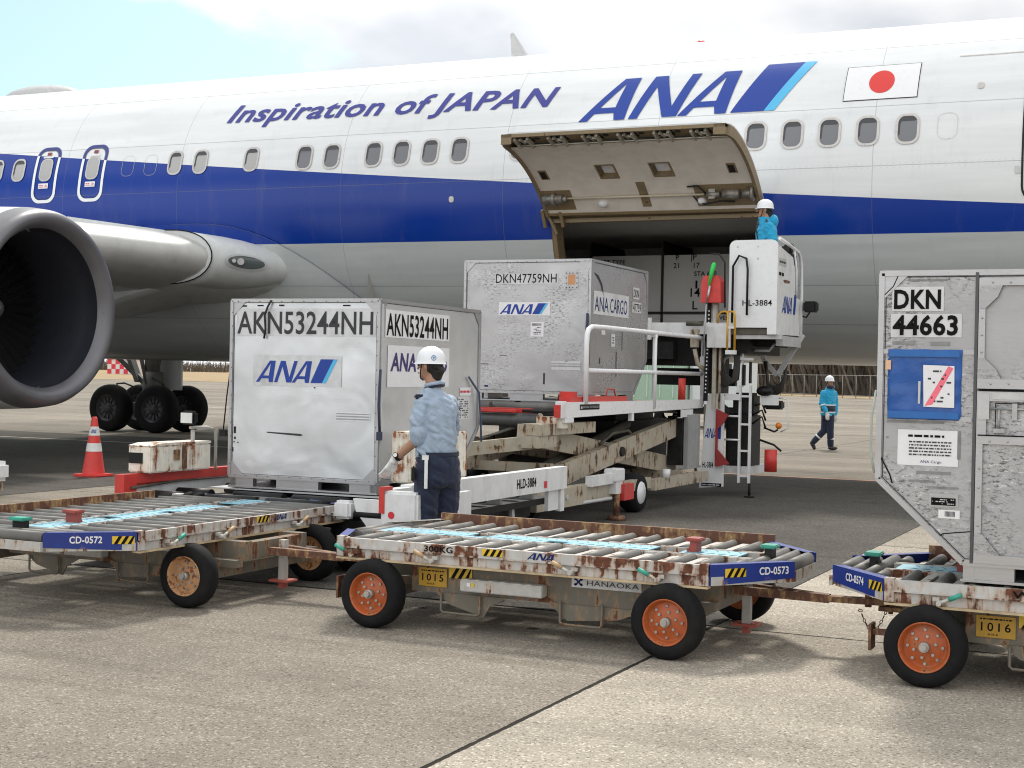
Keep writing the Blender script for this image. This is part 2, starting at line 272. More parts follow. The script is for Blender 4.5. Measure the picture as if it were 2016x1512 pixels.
# ------------------------------------------------------------------ mesh builder
class MB:
    def __init__(s): s.v=[]; s.f=[]; s.m=[]; s.sm=[]
    def add(s,vs,fs,mi=0,smooth=False):
        o=len(s.v); s.v+=[tuple(p) for p in vs]; s.f+=[tuple(i+o for i in f) for f in fs]; s.m+=[mi]*len(fs); s.sm+=[smooth]*len(fs); return s
    def box(s,a,b,mi=0,bev=0.0):
        x0,y0,z0=[min(p,q) for p,q in zip(a,b)]; x1,y1,z1=[max(p,q) for p,q in zip(a,b)]
        if bev<=0:
            return s.add([(x0,y0,z0),(x1,y0,z0),(x1,y1,z0),(x0,y1,z0),(x0,y0,z1),(x1,y0,z1),(x1,y1,z1),(x0,y1,z1)],
              [(0,3,2,1),(4,5,6,7),(0,1,5,4),(1,2,6,5),(2,3,7,6),(3,0,4,7)],mi)
        bm=bmesh.new(); bmesh.ops.create_cube(bm,size=1)
        bmesh.ops.scale(bm,vec=(x1-x0,y1-y0,z1-z0),verts=bm.verts); bmesh.ops.translate(bm,vec=((x0+x1)/2,(y0+y1)/2,(z0+z1)/2),verts=bm.verts)
        bmesh.ops.bevel(bm,geom=bm.edges,offset=min(bev,.45*min(x1-x0,y1-y0,z1-z0)),segments=2,affect='EDGES')
        return s.bm(bm,mi)
    def bm(s,bm,mi=0,smooth=False):
        bm.verts.ensure_lookup_table()
        for i,v in enumerate(bm.verts): v.index=i
        s.add([tuple(v.co) for v in bm.verts],[tuple(v.index for v in f.verts) for f in bm.faces],mi,smooth); bm.free(); return s
    def beam(s,p,q,w,h,mi=0,up=(0,0,1)):
        p,q=Vector(p),Vector(q); d=(q-p).normalized(); up=Vector(up)
        if abs(d.dot(up))>.98: up=Vector((1,0,0))
        a=d.cross(up).normalized()*w/2; b=a.normalized().cross(d)*h/2
        vs=[p-a-b,p+a-b,p+a+b,p-a+b,q-a-b,q+a-b,q+a+b,q-a+b]
        return s.add(vs,[(0,3,2,1),(4,5,6,7),(0,1,5,4),(1,2,6,5),(2,3,7,6),(3,0,4,7)],mi)
    def cyl(s,p,q,r,n=14,mi=0,r2=None,smooth=True,caps=True):
        p,q=Vector(p),Vector(q); d=(q-p).normalized(); r2=r if r2 is None else r2
        a=d.orthogonal().normalized(); b=d.cross(a)
        vs=[];fs=[]
        for c,rad in ((p,r),(q,r2)):
            for i in range(n):
                t=2*PI*i/n; vs.append(c+a*math.cos(t)*rad+b*math.sin(t)*rad)
        for i in range(n): fs.append((i,(i+1)%n,n+(i+1)%n,n+i))
        s.add(vs,fs,mi,smooth)
        if caps: s.add(vs[:n],[tuple(range(n))[::-1]],mi); s.add(vs[n:],[tuple(range(n))],mi)
        return s
    def tube(s,pts,r,n=8,mi=0,closed=False):
        pts=[Vector(p) for p in pts]; m=len(pts); vs=[];fs=[]
        prev=None
        for i,p in enumerate(pts):
            if closed: d=pts[(i+1)%m]-pts[i-1]
            else: d=pts[min(i+1,m-1)]-pts[max(i-1,0)]
            d=d.normalized()
            if prev is None: a=d.orthogonal().normalized()
            else: a=(prev-d*prev.dot(d)).normalized()
            prev=a; b=d.cross(a)
            rad=r[i] if isinstance(r,(list,tuple)) else r
            for k in range(n):
                t=2*PI*k/n; vs.append(p+a*math.cos(t)*rad+b*math.sin(t)*rad)
        for i in range(m if closed else m-1):
            j=(i+1)%m
            for k in range(n): fs.append((i*n+k,i*n+(k+1)%n,j*n+(k+1)%n,j*n+k))
        s.add(vs,fs,mi,True)
        if not closed: s.add(vs[:n],[tuple(range(n))[::-1]],mi); s.add(vs[-n:],[tuple(range(n))],mi)
        return s
    def lathe(s,prof,c,axis,n=32,mi=0,ref=None):
        """prof: list of (distance along axis, radius[, material])"""
        c=Vector(c); ax=Vector(axis).normalized(); a=ax.orthogonal().normalized(); b=ax.cross(a)
        m=len(prof); vs=[]
        for pr in prof:
            for k in range(n):
                t=2*PI*k/n; vs.append(c+ax*pr[0]+(a*math.cos(t)+b*math.sin(t))*max(pr[1],1e-4))
        for i in range(m-1):
            mm=prof[i][2] if len(prof[i])>2 else mi
            o=len(s.v) if i==0 else o
            if i==0: s.v+=[tuple(p) for p in vs]
            for k in range(n):
                s.f.append((o+i*n+k,o+i*n+(k+1)%n,o+(i+1)*n+(k+1)%n,o+(i+1)*n+k)); s.m.append(mm); s.sm.append(True)
        return s
    def prism(s,poly,fn,t0,t1,mi=0):
        """poly: 2-D outline (a,b); fn(a,b,t)->xyz; extruded from t0 to t1"""
        n=len(poly); vs=[fn(a,b,t0) for a,b in poly]+[fn(a,b,t1) for a,b in poly]
        tri=tessellate_polygon([[Vector((a,b,0)) for a,b in poly]])
        fs=[tuple(x) for x in tri]+[tuple(i+n for i in reversed(x)) for x in tri]
        fs+=[(i,(i+1)%n,n+(i+1)%n,n+i) for i in range(n)]
        s.add(vs,fs,mi); return s
    def sphere(s,c,r,mi=0,seg=12,ring=8,sc=(1,1,1)):
        vs=[];fs=[]
        for i in range(ring+1):
            ph=PI*i/ring
            for k in range(seg):
                t=2*PI*k/seg; vs.append((c[0]+r*sc[0]*math.sin(ph)*math.cos(t),c[1]+r*sc[1]*math.sin(ph)*math.sin(t),c[2]+r*sc[2]*math.cos(ph)))
        for i in range(ring):
            for k in range(seg): fs.append((i*seg+k,(i+1)*seg+k,(i+1)*seg+(k+1)%seg,i*seg+(k+1)%seg))
        return s.add(vs,fs,mi,True)
    def xf(s,M):
        s.v=[tuple(M@Vector(p)) for p in s.v]; return s
    def mesh(s,name,mats,off=(0,0,0)):
        me=bpy.data.meshes.new(name); o=Vector(off)
        me.from_pydata([tuple(Vector(p)-o) for p in s.v],[],s.f)
        for m in (mats if isinstance(mats,(list,tuple)) else [mats]): me.materials.append(m)
        me.polygons.foreach_set('material_index',s.m); me.polygons.foreach_set('use_smooth',s.sm)
        bm=bmesh.new(); bm.from_mesh(me)
        bmesh.ops.remove_doubles(bm,verts=bm.verts,dist=1e-6)
        bmesh.ops.recalc_face_normals(bm,faces=bm.faces); bm.to_mesh(me); bm.free(); me.update()
        return me
    def pieces(s,gap=.012,most=12):
        n=len(s.v); par=list(range(n))
        def find(a):
            while par[a]!=a: par[a]=par[par[a]]; a=par[a]
            return a
        for f in s.f:
            r_=find(f[0])
            for i in f[1:]: par[find(i)]=r_
        isl={}
        for i in range(n): isl.setdefault(find(i),[]).append(i)
        if len(isl)>400: return None
        bx=[]
        for k,ids in isl.items():
            P=[s.v[i] for i in ids]; bx.append([[min(p[a] for p in P)-gap/2 for a in range(3)],[max(p[a] for p in P)+gap/2 for a in range(3)],[k]])
        ch=True
        while ch:
            ch=False
            for i in range(len(bx)):
                for j in range(i+1,len(bx)):
                    a,b=bx[i],bx[j]
                    if all(a[0][k]<=b[1][k] and b[0][k]<=a[1][k] for k in range(3)):
                        bx[i]=[[min(a[0][k],b[0][k]) for k in range(3)],[max(a[1][k],b[1][k]) for k in range(3)],a[2]+b[2]]; bx.pop(j); ch=True; break
                if ch: break
        if not 2<=len(bx)<=most: return None
        out=[]
        for _,_,ks in bx:
            ks=set(ks); m=MB(); mp={}
            for f,mi,sm in zip(s.f,s.m,s.sm):
                if find(f[0]) in ks:
                    for i in f:
                        if i not in mp: mp[i]=len(m.v); m.v.append(s.v[i])
                    m.f.append(tuple(mp[i] for i in f)); m.m.append(mi); m.sm.append(sm)
            if m.f: out.append(m)
        out.sort(key=lambda m:-len(m.f)); return out
    def build(s,name,mats,parent=None,local=False,split=True):
        if split and parent is not None:
            ps=s.pieces()
            if ps:
                obs=[m.build(name,mats,parent,local,False) for m in ps]; return obs[0]
        root=parent
        while root is not None and root.parent is not None: root=root.parent
        if root is not None and not local:
            Mi=(Matrix.Translation(root.location)@root.rotation_euler.to_matrix().to_4x4()).inverted(); s.xf(Mi)
        o=bpy.data.objects.new(name,s.mesh(name,mats)); COL.objects.link(o)
        if parent is not None: o.parent=parent
        return o
def tag(o,label=None,cat=None,group=None,kind=None):
    if label: o['label']=label
    if cat: o['category']=cat
    if group: o['group']=group
    if kind: o['kind']=kind
    return o
def thing(name,label,cat,loc=(0,0,0),rz=0,group=None):
    o=bpy.data.objects.new(name,None); COL.objects.link(o); o.location=loc; o.rotation_euler=(0,0,rz); o.empty_display_size=.2
    return tag(o,label,cat,group)
def lab(o,l): o['label']=l; return o

# ------------------------------------------------------------------ flat marks and lettering
_fc={}
def text2d(s,h=1.0,bold=.0,sx=1.0,shear=0,spacing=1.0):
    """lettering as 2-D triangles, cap height h, starting at (0,0)"""
    spacing=spacing*(1.05 if bold>.015 else 1.02); key=(s,bold,spacing)
    if key not in _fc:
        cu=bpy.data.curves.new('lettering','FONT'); cu.body=s; cu.size=1; cu.offset=bold; cu.resolution_u=3; cu.space_character=spacing
        ob=bpy.data.objects.new('lettering_source',cu); COL.objects.link(ob); bpy.context.view_layer.update()
        me=ob.to_mesh(); vs=[(v.co.x,v.co.y) for v in me.vertices]; fs=[tuple(p.vertices) for p in me.polygons]
        ob.to_mesh_clear(); bpy.data.objects.remove(ob); bpy.data.curves.remove(cu)
        _fc[key]=(vs,fs)
    vs,fs=_fc[key]; k=h/.70
    x0=min(v[0] for v in vs)
    return [((x-x0)*k*sx+y*k*shear,y*k) for x,y in vs],fs
def fit(vs,w):
    x0=min(v[0] for v in vs); x1=max(v[0] for v in vs); k=w/(x1-x0); return [((x-x0)*k,y) for x,y in vs]
def poly2d(polys):
    """list of (outer, [holes])"""
    vs=[];fs=[]
    for outer,holes in polys:
        loops=[outer]+holes; tri=tessellate_polygon([[Vector((*p,0)) for p in l] for l in loops]); o=len(vs)
        for l in loops: vs+=list(l)
        fs+=[tuple(i+o for i in x) for x in tri]
    return vs,fs
def rrect(x0,y0,x1,y1,r,n=5):
    p=[]
    for cx,cy,a0 in ((x1-r,y0+r,-90),(x1-r,y1-r,0),(x0+r,y1-r,90),(x0+r,y0+r,180)):
        for i in range(n+1):
            a=R(a0+90*i/n); p.append((cx+r*math.cos(a),cy+r*math.sin(a)))
    return p
def rect(x0,y0,x1,y1): return [(x0,y0),(x1,y0),(x1,y1),(x0,y1)]
def mark(name,vf,fn,mat,parent,cuts=None,local=False):
    vs,fs=vf
    bm=bmesh.new(); bv=[bm.verts.new((x,y,0)) for x,y in vs]
    for f in fs:
        try: bm.faces.new([bv[i] for i in f])
        except ValueError: pass
    if cuts:
        for c in cuts: bmesh.ops.bisect_plane(bm,geom=bm.verts[:]+bm.edges[:]+bm.faces[:],plane_co=(0,c,0),plane_no=(0,1,0))
    mb=MB(); bm.verts.ensure_lookup_table()
    for i,v in enumerate(bm.verts): v.index=i
    mb.add([fn(v.co.x,v.co.y) for v in bm.verts],[tuple(v.index for v in f.verts) for f in bm.faces]); bm.free()
    return mb.build(name,mat,parent,local,name in ('side_scrapes','placard','black_scrapes','scuffs','drain_mark','exit_handle','tape_strip'))
def fr(o,xd,yd,n,eps=.003):
    o,xd,yd,n=Vector(o),Vector(xd),Vector(yd),Vector(n)
    return lambda a,b:o+xd*a+yd*b+n*eps
def front(x,z,y,eps=.003): return fr((x,y,z),(1,0,0),(0,0,1),(0,-1,0),eps)      # faces the camera (-Y)
def side(y,z,x,eps=.003): return fr((x,y,z),(0,1,0),(0,0,1),(1,0,0),eps)        # faces the nose (+X)
A_=[(0,0),(.21,0),(.36,.17),(.82,.17),(.85,0),(1.10,0),(1.28,1),(.90,1)]; Ah=[(.47,.30),(.84,.30),(.97,.88)]
N_=[(1.19,0),(1.40,0),(1.73,.74),(1.98,0),(2.31,0),(2.70,1),(2.48,1),(2.17,.24),(1.92,1),(1.62,1)]
def sh(p,d): return [(x+d,y) for x,y in p]
LET=poly2d([(A_,[Ah]),(N_,[]),(sh(A_,2.33),[sh(Ah,2.33)])])
PB=poly2d([([(3.53,0),(4.27,0),(4.98,1.10),(4.17,1.10)],[])]); PC=poly2d([([(4.27,0),(4.50,0),(5.23,1.10),(4.98,1.10)],[])])
def logo(fn,sx,sy,parent,name='logo',cuts=None,local=False,bar=True):
    s=lambda vf:([(x*sx,y*sy) for x,y in vf[0]],vf[1])
    mark(name+'_letters',s(LET),fn,logoblue,parent,cuts,local)
    if bar:
        mark(name+'_bar',s(PB),fn,logoblue,parent,cuts,local); mark(name+'_stripe',s(PC),fn,logocyan,parent,cuts,local)
def txt(s,fn,h,mat,parent,w=None,name='lettering',cuts=None,local=False,**k):
    vs,fs=text2d(s,h,**k)
    if w: vs=fit(vs,w)
    return mark(name,(vs,fs),fn,mat,parent,cuts,local)
def greek(x0,y0,x1,y1,rows,seed=1,dens=.8):
    """rows of small print too fine to read"""
    rnd=random.Random(seed); P=[]; h=(y1-y0)/rows
    for r in range(rows):
        x=x0; y=y0+r*h
        while x<x1:
            l=rnd.uniform(.3,1.6)*h
            if rnd.random()<dens: P.append((rect(x,y+h*.25,min(x+l,x1),y+h*.7),[]))
            x+=l+h*.3
    return poly2d(P)
def hazard(x0,y0,x1,y1,n=3,sl=.6):
    P=[]; w=(x1-x0)/(2*n+.5); h=y1-y0
    for i in range(n): a=x0+w*(.5+2*i); P.append(([(a,y0),(a+w,y0),(min(a+w+h*sl,x1),y1),(min(a+h*sl,x1-.002),y1)],[]))
    return poly2d(P)
# ------------------------------------------------------------------ the ground and the far setting
def sheet(name,x0,y0,x1,y1,z,mat,nx=1,ny=1):
    mb=MB(); mb.add([(x0,y0,z),(x1,y0,z),(x1,y1,z),(x0,y1,z)],[(0,1,2,3)])
    return tag(mb.build(name,mat),kind='structure')
sheet('ground',-2500,-600,2500,3000,0,concrete)
sheet('asphalt_lane',-8.17,9.03,-2.80,23.5,.004,asphalt)
sheet('asphalt_lane',-60,12,-13.2,26.5,.004,asphalt)
sheet('asphalt_lane',-13.2,16.5,-8.17,25.5,.004,asphalt)
sheet('asphalt_lane',-2.80,17.5,14,23.5,.004,asphalt)
for a in ((-60,24.15,-8.6,24.27),): sheet('painted_line',*a,.008,marking)
sheet('painted_line',-8.4,23.56,30,23.66,.008,redline)
rnd=random.Random(3)
for i in range(9):
    y=rnd.uniform(34,95); x=-rnd.uniform(.55,.95)*y; 
    sheet('painted_line',x,y,x+rnd.uniform(6,16),y+rnd.uniform(.12,.25),.008,marking)
# grass verge beyond the apron
mb=MB(); mb.add([(-900,95,.02),(-39.5,150,.02),(-5,114,.02),(200,60,.02),(900,700,.02),(-900,900,.02)],[(0,1,2,3,4,5)])
tag(mb.build('grass_verge',drygrass),'dry straw coloured grass beyond the apron','grass',kind='stuff')
def brush(name,pts,h,n,mat_i,seed,label,cat,thick=10):
    """a far belt of bare trees: many thin trunks and twigs through a volume"""
    rnd=random.Random(seed); mb=MB(); segs=[]; tot=0
    for a,b in zip(pts[:-1],pts[1:]):
        a,b=Vector(a),Vector(b); segs.append((tot,a,b)); tot+=(b-a).length
    for i in range(n):
        s=rnd.uniform(0,tot)
        for t0,a,b in segs:
            if s<=t0+(b-a).length: p=a.lerp(b,(s-t0)/(b-a).length); break
        p=Vector((p.x+rnd.uniform(-1,1),p.y+rnd.uniform(0,thick),0)); hh=h*rnd.uniform(.45,1.0)
        z0=rnd.uniform(-.1,.62)*hh if rnd.random()<.8 else -.1
        z1=min(hh,z0+rnd.uniform(.25,.6)*h); w=rnd.uniform(.03,.16); lx=rnd.uniform(-.4,.4)*(z1-z0)
        mi=0 if rnd.random()<.72 else 1
        mb.add([(p.x-w,p.y,z0),(p.x+w,p.y+.2,z0),(p.x+lx+w*.5,p.y+.1,z1),(p.x+lx-w*.3,p.y,z1)],[(0,1,2,3)],mi)
    return tag(mb.build(name,[woodm,woodl] if mat_i==0 else [leafm,woodm]),label,cat,kind='stuff')
# far left tree line and the near wood on the right
brush('tree_line',[(-700,520),(-330,560),(-200,560)],6.0,14000,0,5,'low far belt of grey brown trees under the sky','wood',30)
brush('bare_wood',[(-62,176),(-40,166),(-10,140),(15,120)],11,15000,0,9,'dense bare brown wood behind the airfield fence','wood',22)
def small_tree(x,y,h,seed,label,green=True,cr=.42):
    rnd=random.Random(seed); r=thing('tree',label,'tree',(x,y,0),0,'trees beyond the apron')
    mb=MB(); mb.tube([(x,y,0),(x+.1*h*rnd.uniform(-.3,.3),y,.5*h),(x,y,.85*h)],[.03*h,.02*h,.008*h],7)
    for i in range(7):
        a=rnd.uniform(0,2*PI); z=h*rnd.uniform(.35,.7); mb.tube([(x,y,z),(x+math.cos(a)*.25*h,y+math.sin(a)*.25*h,z+.2*h)],[.012*h,.004*h],5)
    mb.build('trunk',woodm,r)
    mb=MB()
    for c in range(16):
        a=rnd.uniform(0,2*PI); rr_=rnd.uniform(0,.30)*h; cz=h*rnd.uniform(.42,.92); cx=x+math.cos(a)*rr_; cy=y+math.sin(a)*rr_
        for i in range(70):
            p=Vector((cx,cy,cz))+Vector((rnd.gauss(0,1),rnd.gauss(0,1),rnd.gauss(0,.7)))*h*.055
            e=Vector((rnd.gauss(0,1),rnd.gauss(0,1),rnd.gauss(0,1))).normalized()*h*.03; g_=e.orthogonal().normalized()*h*.018
            mb.add([p-e,p+g_,p+e,p-g_],[(0,1,2,3)])
    mb.build('crown',leafm if green else woodl,r)
small_tree(-52,150,7.6,1,'leafy evergreen tree right of the loader hoses, beyond the fence')
small_tree(-47,150,8.6,2,'paler leafy tree nearest the bare wood, beyond the fence')
small_tree(-58,152,5.2,3,'small evergreen tree behind the loader ladder, beyond the fence')
small_tree(-212,238,5.0,4,'small dark tree left of the red and white checkered hut')
# chain-link fence
f=thing('chain_link_fence','low grey chain link fence with evenly spaced posts before the bare wood','fence',(-39,149.4,0))
p0=Vector((-62,173,0)); p1=Vector((16,92.5,0)); n=46; dd=(p1-p0)/n
for i in range(n+1):
    p=p0+dd*i; MB().cyl(p,p+Vector((0,0,2.25)),.045,6).build('post',fencem,f)
mb=MB()
for z in (.25,2.2): mb.cyl(p0+Vector((0,0,z)),p1+Vector((0,0,z)),.028,5)
mb.build('rail',fencem,f)
mb=MB(); Lf=(p1-p0).length; dn_=(p1-p0).normalized()
for i in range(0,int(Lf/.35)):
    a=p0+dn_*(i*.35)
    for sgn in (1,-1):
        b_=a+dn_*(1.95*sgn); mb.add([a+Vector((0,0,.25)),a+dn_*.009+Vector((0,0,.25)),b_+dn_*.009+Vector((0,0,2.2)),b_+Vector((0,0,2.2))],[(0,1,2,3)])
mb.build('wire_mesh',fencem,f)
# red and white checkered hut
c=thing('checkered_hut','small red and white checkered airfield hut at the far edge of the apron','hut',(-213,250,0))
mb=MB(); mb.box((-217.5,250,.1),(-209.5,256,3.3)); mb.build('wall',simple('hut_white',(.75,.72,.72),.6),c)
mb=MB()
for i in range(7):
    for j in range(3):
        if (i+j)%2==0: mb.box((-217.5+i*8/7,249.96,.1+j*3.2/3),(-217.5+(i+1)*8/7,250.0,.1+(j+1)*3.2/3))
mb.build('red_squares',redink,c)
mb=MB(); mb.box((-217.8,249.7,3.3),(-209.2,256.3,3.5)); mb.box((-216.5,251,3.5),(-214.5,253,4.4)); mb.build('roof',simple('hut_roof',(.6,.25,.22),.6),c)
# pale service truck seen through the loader
t_=thing('service_truck','pale green and white service truck parked beyond the aircraft, seen through the loader','truck',(-16,46,0))
tg=simple('pale_green_paint',(.38,.55,.42),.45,var=.08); tw=simple('truck_white_paint',(.7,.74,.74),.4,var=.05)
MB().box((-17.0,45,.75),(-15.1,47.3,2.75),0,.06).build('cargo_box',tg,t_)
MB().box((-15.05,45.1,.55),(-13.3,47.2,2.35),0,.15).build('cab',tw,t_)
MB().box((-14.6,45.06,1.45),(-13.6,45.09,2.1)).build('side_window',glassd,t_)
MB().box((-17.0,45.2,.45),(-13.3,47.1,.73)).build('chassis',darkm,t_)
for x in (-16.4,-14.0):
    for y in (45.1,46.95): MB().lathe([(0,.2),(0,.42),(.22,.42),(.22,.2)],(x,y,.42),(0,1,0),20).build('wheel',tyre,t_)
for i in range(4): MB().box((-16.9+i*.45,44.97,.95),(-16.87+i*.45,44.995,2.6)).build('rib',tw,t_)
# traffic cone
c=thing('traffic_cone','red traffic cone with two white bands standing on the asphalt near the engine','cone',(-14.48,16.4,0))
cr=simple('cone_red',(.72,.06,.05),.5,var=.06); cw=simple('cone_white',(.8,.8,.78),.5)
CX,CY=-14.49,16.4
mb=MB(); mb.box((CX-.215,CY-.215,.004),(CX+.215,CY+.215,.045),0,.02)
def cone_r(z): return .165-(z)*.155
mb.lathe([(-.01,cone_r(0)),(.69,cone_r(.69)),(.80,.042),(.83,.034),(.83,.0)],(CX,CY,.04),(0,0,1),24); mb.build('cone_body',cr,c,split=False)
for a_,b_2 in ((.33,.45),(.56,.69)):
    mb=MB(); mb.lathe([(a_,cone_r(a_)+.0025),(b_2,cone_r(b_2)+.0025)],(CX,CY,.04),(0,0,1),24); mb.build('white_band',cw,c)
def conef(a,b):
    z=.595+b; q=cone_r(z)+.006; th=R(-88)+a/.08; return Vector((CX+q*math.cos(th),CY+q*math.sin(th),z+.04))
logo(conef,.024,.055,c,'logo',bar=False)

# ------------------------------------------------------------------ the airliner
YC,FA,FB=23.7,2.515,2.70
def zc(u): return 4.62-.0062*(u+14)
def taper(u):
    if u>-1.2:
        t=min(1,(u+1.2)/5.2); return math.sqrt(max(1e-4,1-t**2.1)),-.35*t*t
    if u<-34: t=min(1,(-34-u)/17); return max(.04,1-t**1.4*.93),1.3*t**1.5
    return 1,0
def fpt(u,ang,off=0):
    s,dz=taper(u); return (u,YC-(FA*s+off)*math.cos(ang),zc(u)+dz+(FB*s+off)*math.sin(ang))
def fz(u,z,eps=.006):
    q=max(-1,min(1,(z-zc(u))/FB)); return Vector((u,YC-FA*math.sqrt(1-q*q)-eps,z+eps*q))
air=thing('airliner','white and blue airliner parked across the photo with its forward cargo door open','aircraft',(-9,YC,0))
DU0,DU1=-9.45,-5.92; a_hi=math.asin((4.15-zc(-8))/FB); a_lo=math.asin((2.33-zc(-8))/FB)
us=[-51,-48,-44,-40,-37,-34,-30,-26,-23,-21,-19,-17,-15,-13,-11,-10,DU0,-9.2,-8.5,-7.7,-6.9,-6.2,DU1,-5,-4,-3,-2,-1.2,-.5,.2,1,1.8,2.5,3.1,3.5,3.8,3.95,4.0]
angs=[a_lo+(a_hi-a_lo)*i/8 for i in range(9)]; rest=2*PI-(a_hi-a_lo); k_=72
angs+=[a_hi+rest*i/k_ for i in range(1,k_)]
mb=MB(); n=len(angs); vs=[fpt(u,a) for u in us for a in angs]; fs=[]
for i in range(len(us)-1):
    for j in range(n):
        if DU0-.01<=us[i] and us[i+1]<=DU1+.01 and j<8: continue
        fs.append((i*n+j,i*n+(j+1)%n,(i+1)*n+(j+1)%n,(i+1)*n+j))
mb.add(vs,fs,0,True); mb.build('fuselage',fus,air)
# door opening frame
mb=MB(); 
loop=[fpt(DU0,a,-.01) for a in angs[:9]]+[fpt(DU0+(DU1-DU0)*i/6,a_hi,-.01) for i in range(1,7)]+[fpt(DU1,a,-.01) for a in reversed(angs[:8])]+[fpt(DU1+(DU0-DU1)*i/6,a_lo,-.01) for i in range(1,6)]
inn=[fpt(min(max(p[0],DU0+.07),DU1-.07),0) for p in loop]
vs=[];fs=[]
def offs(p,s,d): # move towards the opening centre by s and inwards by d
    c_=Vector(((DU0+DU1)/2,p[1],3.25)); v_=Vector(p); return (v_[0]+(.07 if v_[0]<c_[0]-1.6 else -.07 if v_[0]>c_[0]+1.6 else 0)*s, v_[1]+d, v_[2]+(-.05 if v_[2]>4.1 else .05 if v_[2]<2.38 else 0)*s)
m_=len(loop)
for p in loop: vs+= [offs(p,0,0),offs(p,1,.02),offs(p,1,.30)]
for i in range(m_):
    j=(i+1)%m_
    for q in range(2): fs.append((i*3+q,j*3+q,j*3+q+1,i*3+q+1))
mb.add(vs,fs); mb.build('door_frame',tanframe,air)
# cargo hold
mb=MB(); hu0,hu1=-13,-3.2
def hold(prof):
    vs=[];fs=[]
    for u in (hu0,-9.8,-8.2,-6.5,hu1):
        vs+=[(u,y,z) for y,z in prof]
    m=len(prof)
    for i in range(4):
        for j in range(m-1): fs.append((i*m+j,i*m+j+1,(i+1)*m+j+1,(i+1)*m+j))
    return vs,fs
prof=[(21.62,4.13),(22.3,4.12),(24.2,4.10),(25.6,4.02),(25.95,3.6),(25.7,3.0),(25.0,2.42),(22.4,2.40)]
vs,fs=hold(prof); mb.add(vs,fs); mb.add([(hu0,21.5,2.3),(hu0,26.0,2.3),(hu0,26,4.2),(hu0,21.5,4.2)],[(0,1,2,3)]); mb.add([(hu1,21.5,2.3),(hu1,26.0,2.3),(hu1,26,4.2),(hu1,21.5,4.2)],[(0,1,2,3)])
mb.build('cargo_hold',liner,air)
mb=MB()
for x in (-9.9,-8.55,-7.2,-5.9): mb.box((x,24.0,2.42),(x+.03,25.88,4.0))
mb.box((hu0,24.0,2.72),(hu1,24.03,2.76)); mb.build('hold_panel_seams',darkm,air)
MB().box((-9.9,24.05,2.42),(-5.0,24.10,3.75)).build('hold_partition',simple('hold_partition_panel',(.55,.54,.52),.55,var=.06,nscale=2),air)
W=lambda x,z:front(x,z,24.045)
for s,x,z,h in (('P',-8.30,3.66,.09),('21',-8.34,3.52,.09),('|P',-8.02,3.66,.10),('17',-7.97,3.52,.09),('STA 600',-7.96,3.38,.08),('14',-8.02,3.02,.15),('L',-7.98,2.80,.15),('DRIVEBAY D',-7.65,2.62,.07),('PALLET TYPE',-9.9,3.60,.08)):
    txt(s,W(x,z),h,ink,air,name='hold_lettering',bold=.01)
MB().box((-7.93,24.03,3.16),(-7.90,24.045,3.30)).build('hold_mark',ink,air)
# hinge line beam
mb=MB(); hy=fz(-8,4.15,0)[1]; mb.cyl((DU0-.1,hy-.03,4.17),(DU1+.05,hy-.03,4.17),.045,10); mb.box((DU0+.05,hy-.04,4.04),(DU1-.05,hy+.10,4.10)); mb.build('door_hinge',tanframe,air)
# cargo door, swung up about the hinge
PH=R(-147)
def dpt(u,a,off):
    p=fpt(u,a,off); q=fpt(u,a_hi,0); hz=(q[1],q[2]); dy,dz=p[1]-hz[0],p[2]-hz[1]
    c_,s_=math.cos(PH),math.sin(PH); return Vector((u,hz[0]-.06+dy*c_-dz*s_,hz[1]+.08+dy*s_+dz*c_))
def dslab(u0,u1,t0,t1,o0,o1,nu=2,na=10,mi=0,mb=None):
    """slab in door coordinates; t from 0 at the hinge to 1 at the free edge"""
    mb=mb or MB(); vs=[];fs=[]
    for o in (o0,o1):
        for i in range(nu+1):
            for j in range(na+1):
                u=u0+(u1-u0)*i/nu; t=t0+(t1-t0)*j/na
                uu_=u
                # rounded free corners
                for e,sg in ((DU0,1),(DU1,-1)):
                    dd_=(1-t)*2.15; r_=.22
                    if dd_<r_ and abs(u-e)<1e-6: uu_=e+sg*(r_-math.sqrt(max(0,r_*r_-(r_-dd_)**2)))
                vs.append(dpt(uu_,a_hi+(a_lo-a_hi)*t,o))
    m=na+1; K=(nu+1)*m
    for i in range(nu):
        for j in range(na):
            q=i*m+j; fs.append((q,q+1,q+m+1,q+m)); fs.append((K+q,K+q+m,K+q+m+1,K+q+1))
    for j in range(na):
        fs.append((j,K+j,K+j+1,j+1)); q=nu*m+j; fs.append((q,q+1,K+q+1,K+q))
    for i in range(nu):
        q=i*m; fs.append((q,q+m,K+q+m,K+q)); q=i*m+na; fs.append((q,K+q,K+q+m,q+m))
    mb.add(vs,fs,mi); return mb
dslab(DU0,DU1,0,1,.0,-.02,4,16).build('cargo_door',fus,air); door=bpy.data.objects['cargo_door']; door.data.materials[0]=simple('door_skin_grey_white',(.62,.64,.64),.35,var=.05)
lab(door,'open cargo door swung up, pale skin above and beige lining below')
mb=dslab(DU0,DU0+.05,0,1,-.02,-.17,1,16); dslab(DU1-.05,DU1,0,1,-.02,-.17,1,16,mb=mb); dslab(DU0+.05,DU1-.05,0,.02,-.02,-.15,2,2,mb=mb); dslab(DU0+.05,DU1-.05,.985,1,-.02,-.07,2,2,mb=mb)
dslab(DU0+.05,DU1-.05,.83,.985,-.025,-.06,2,3,mb=mb); mb.build('edge_frame',tanframe,door)
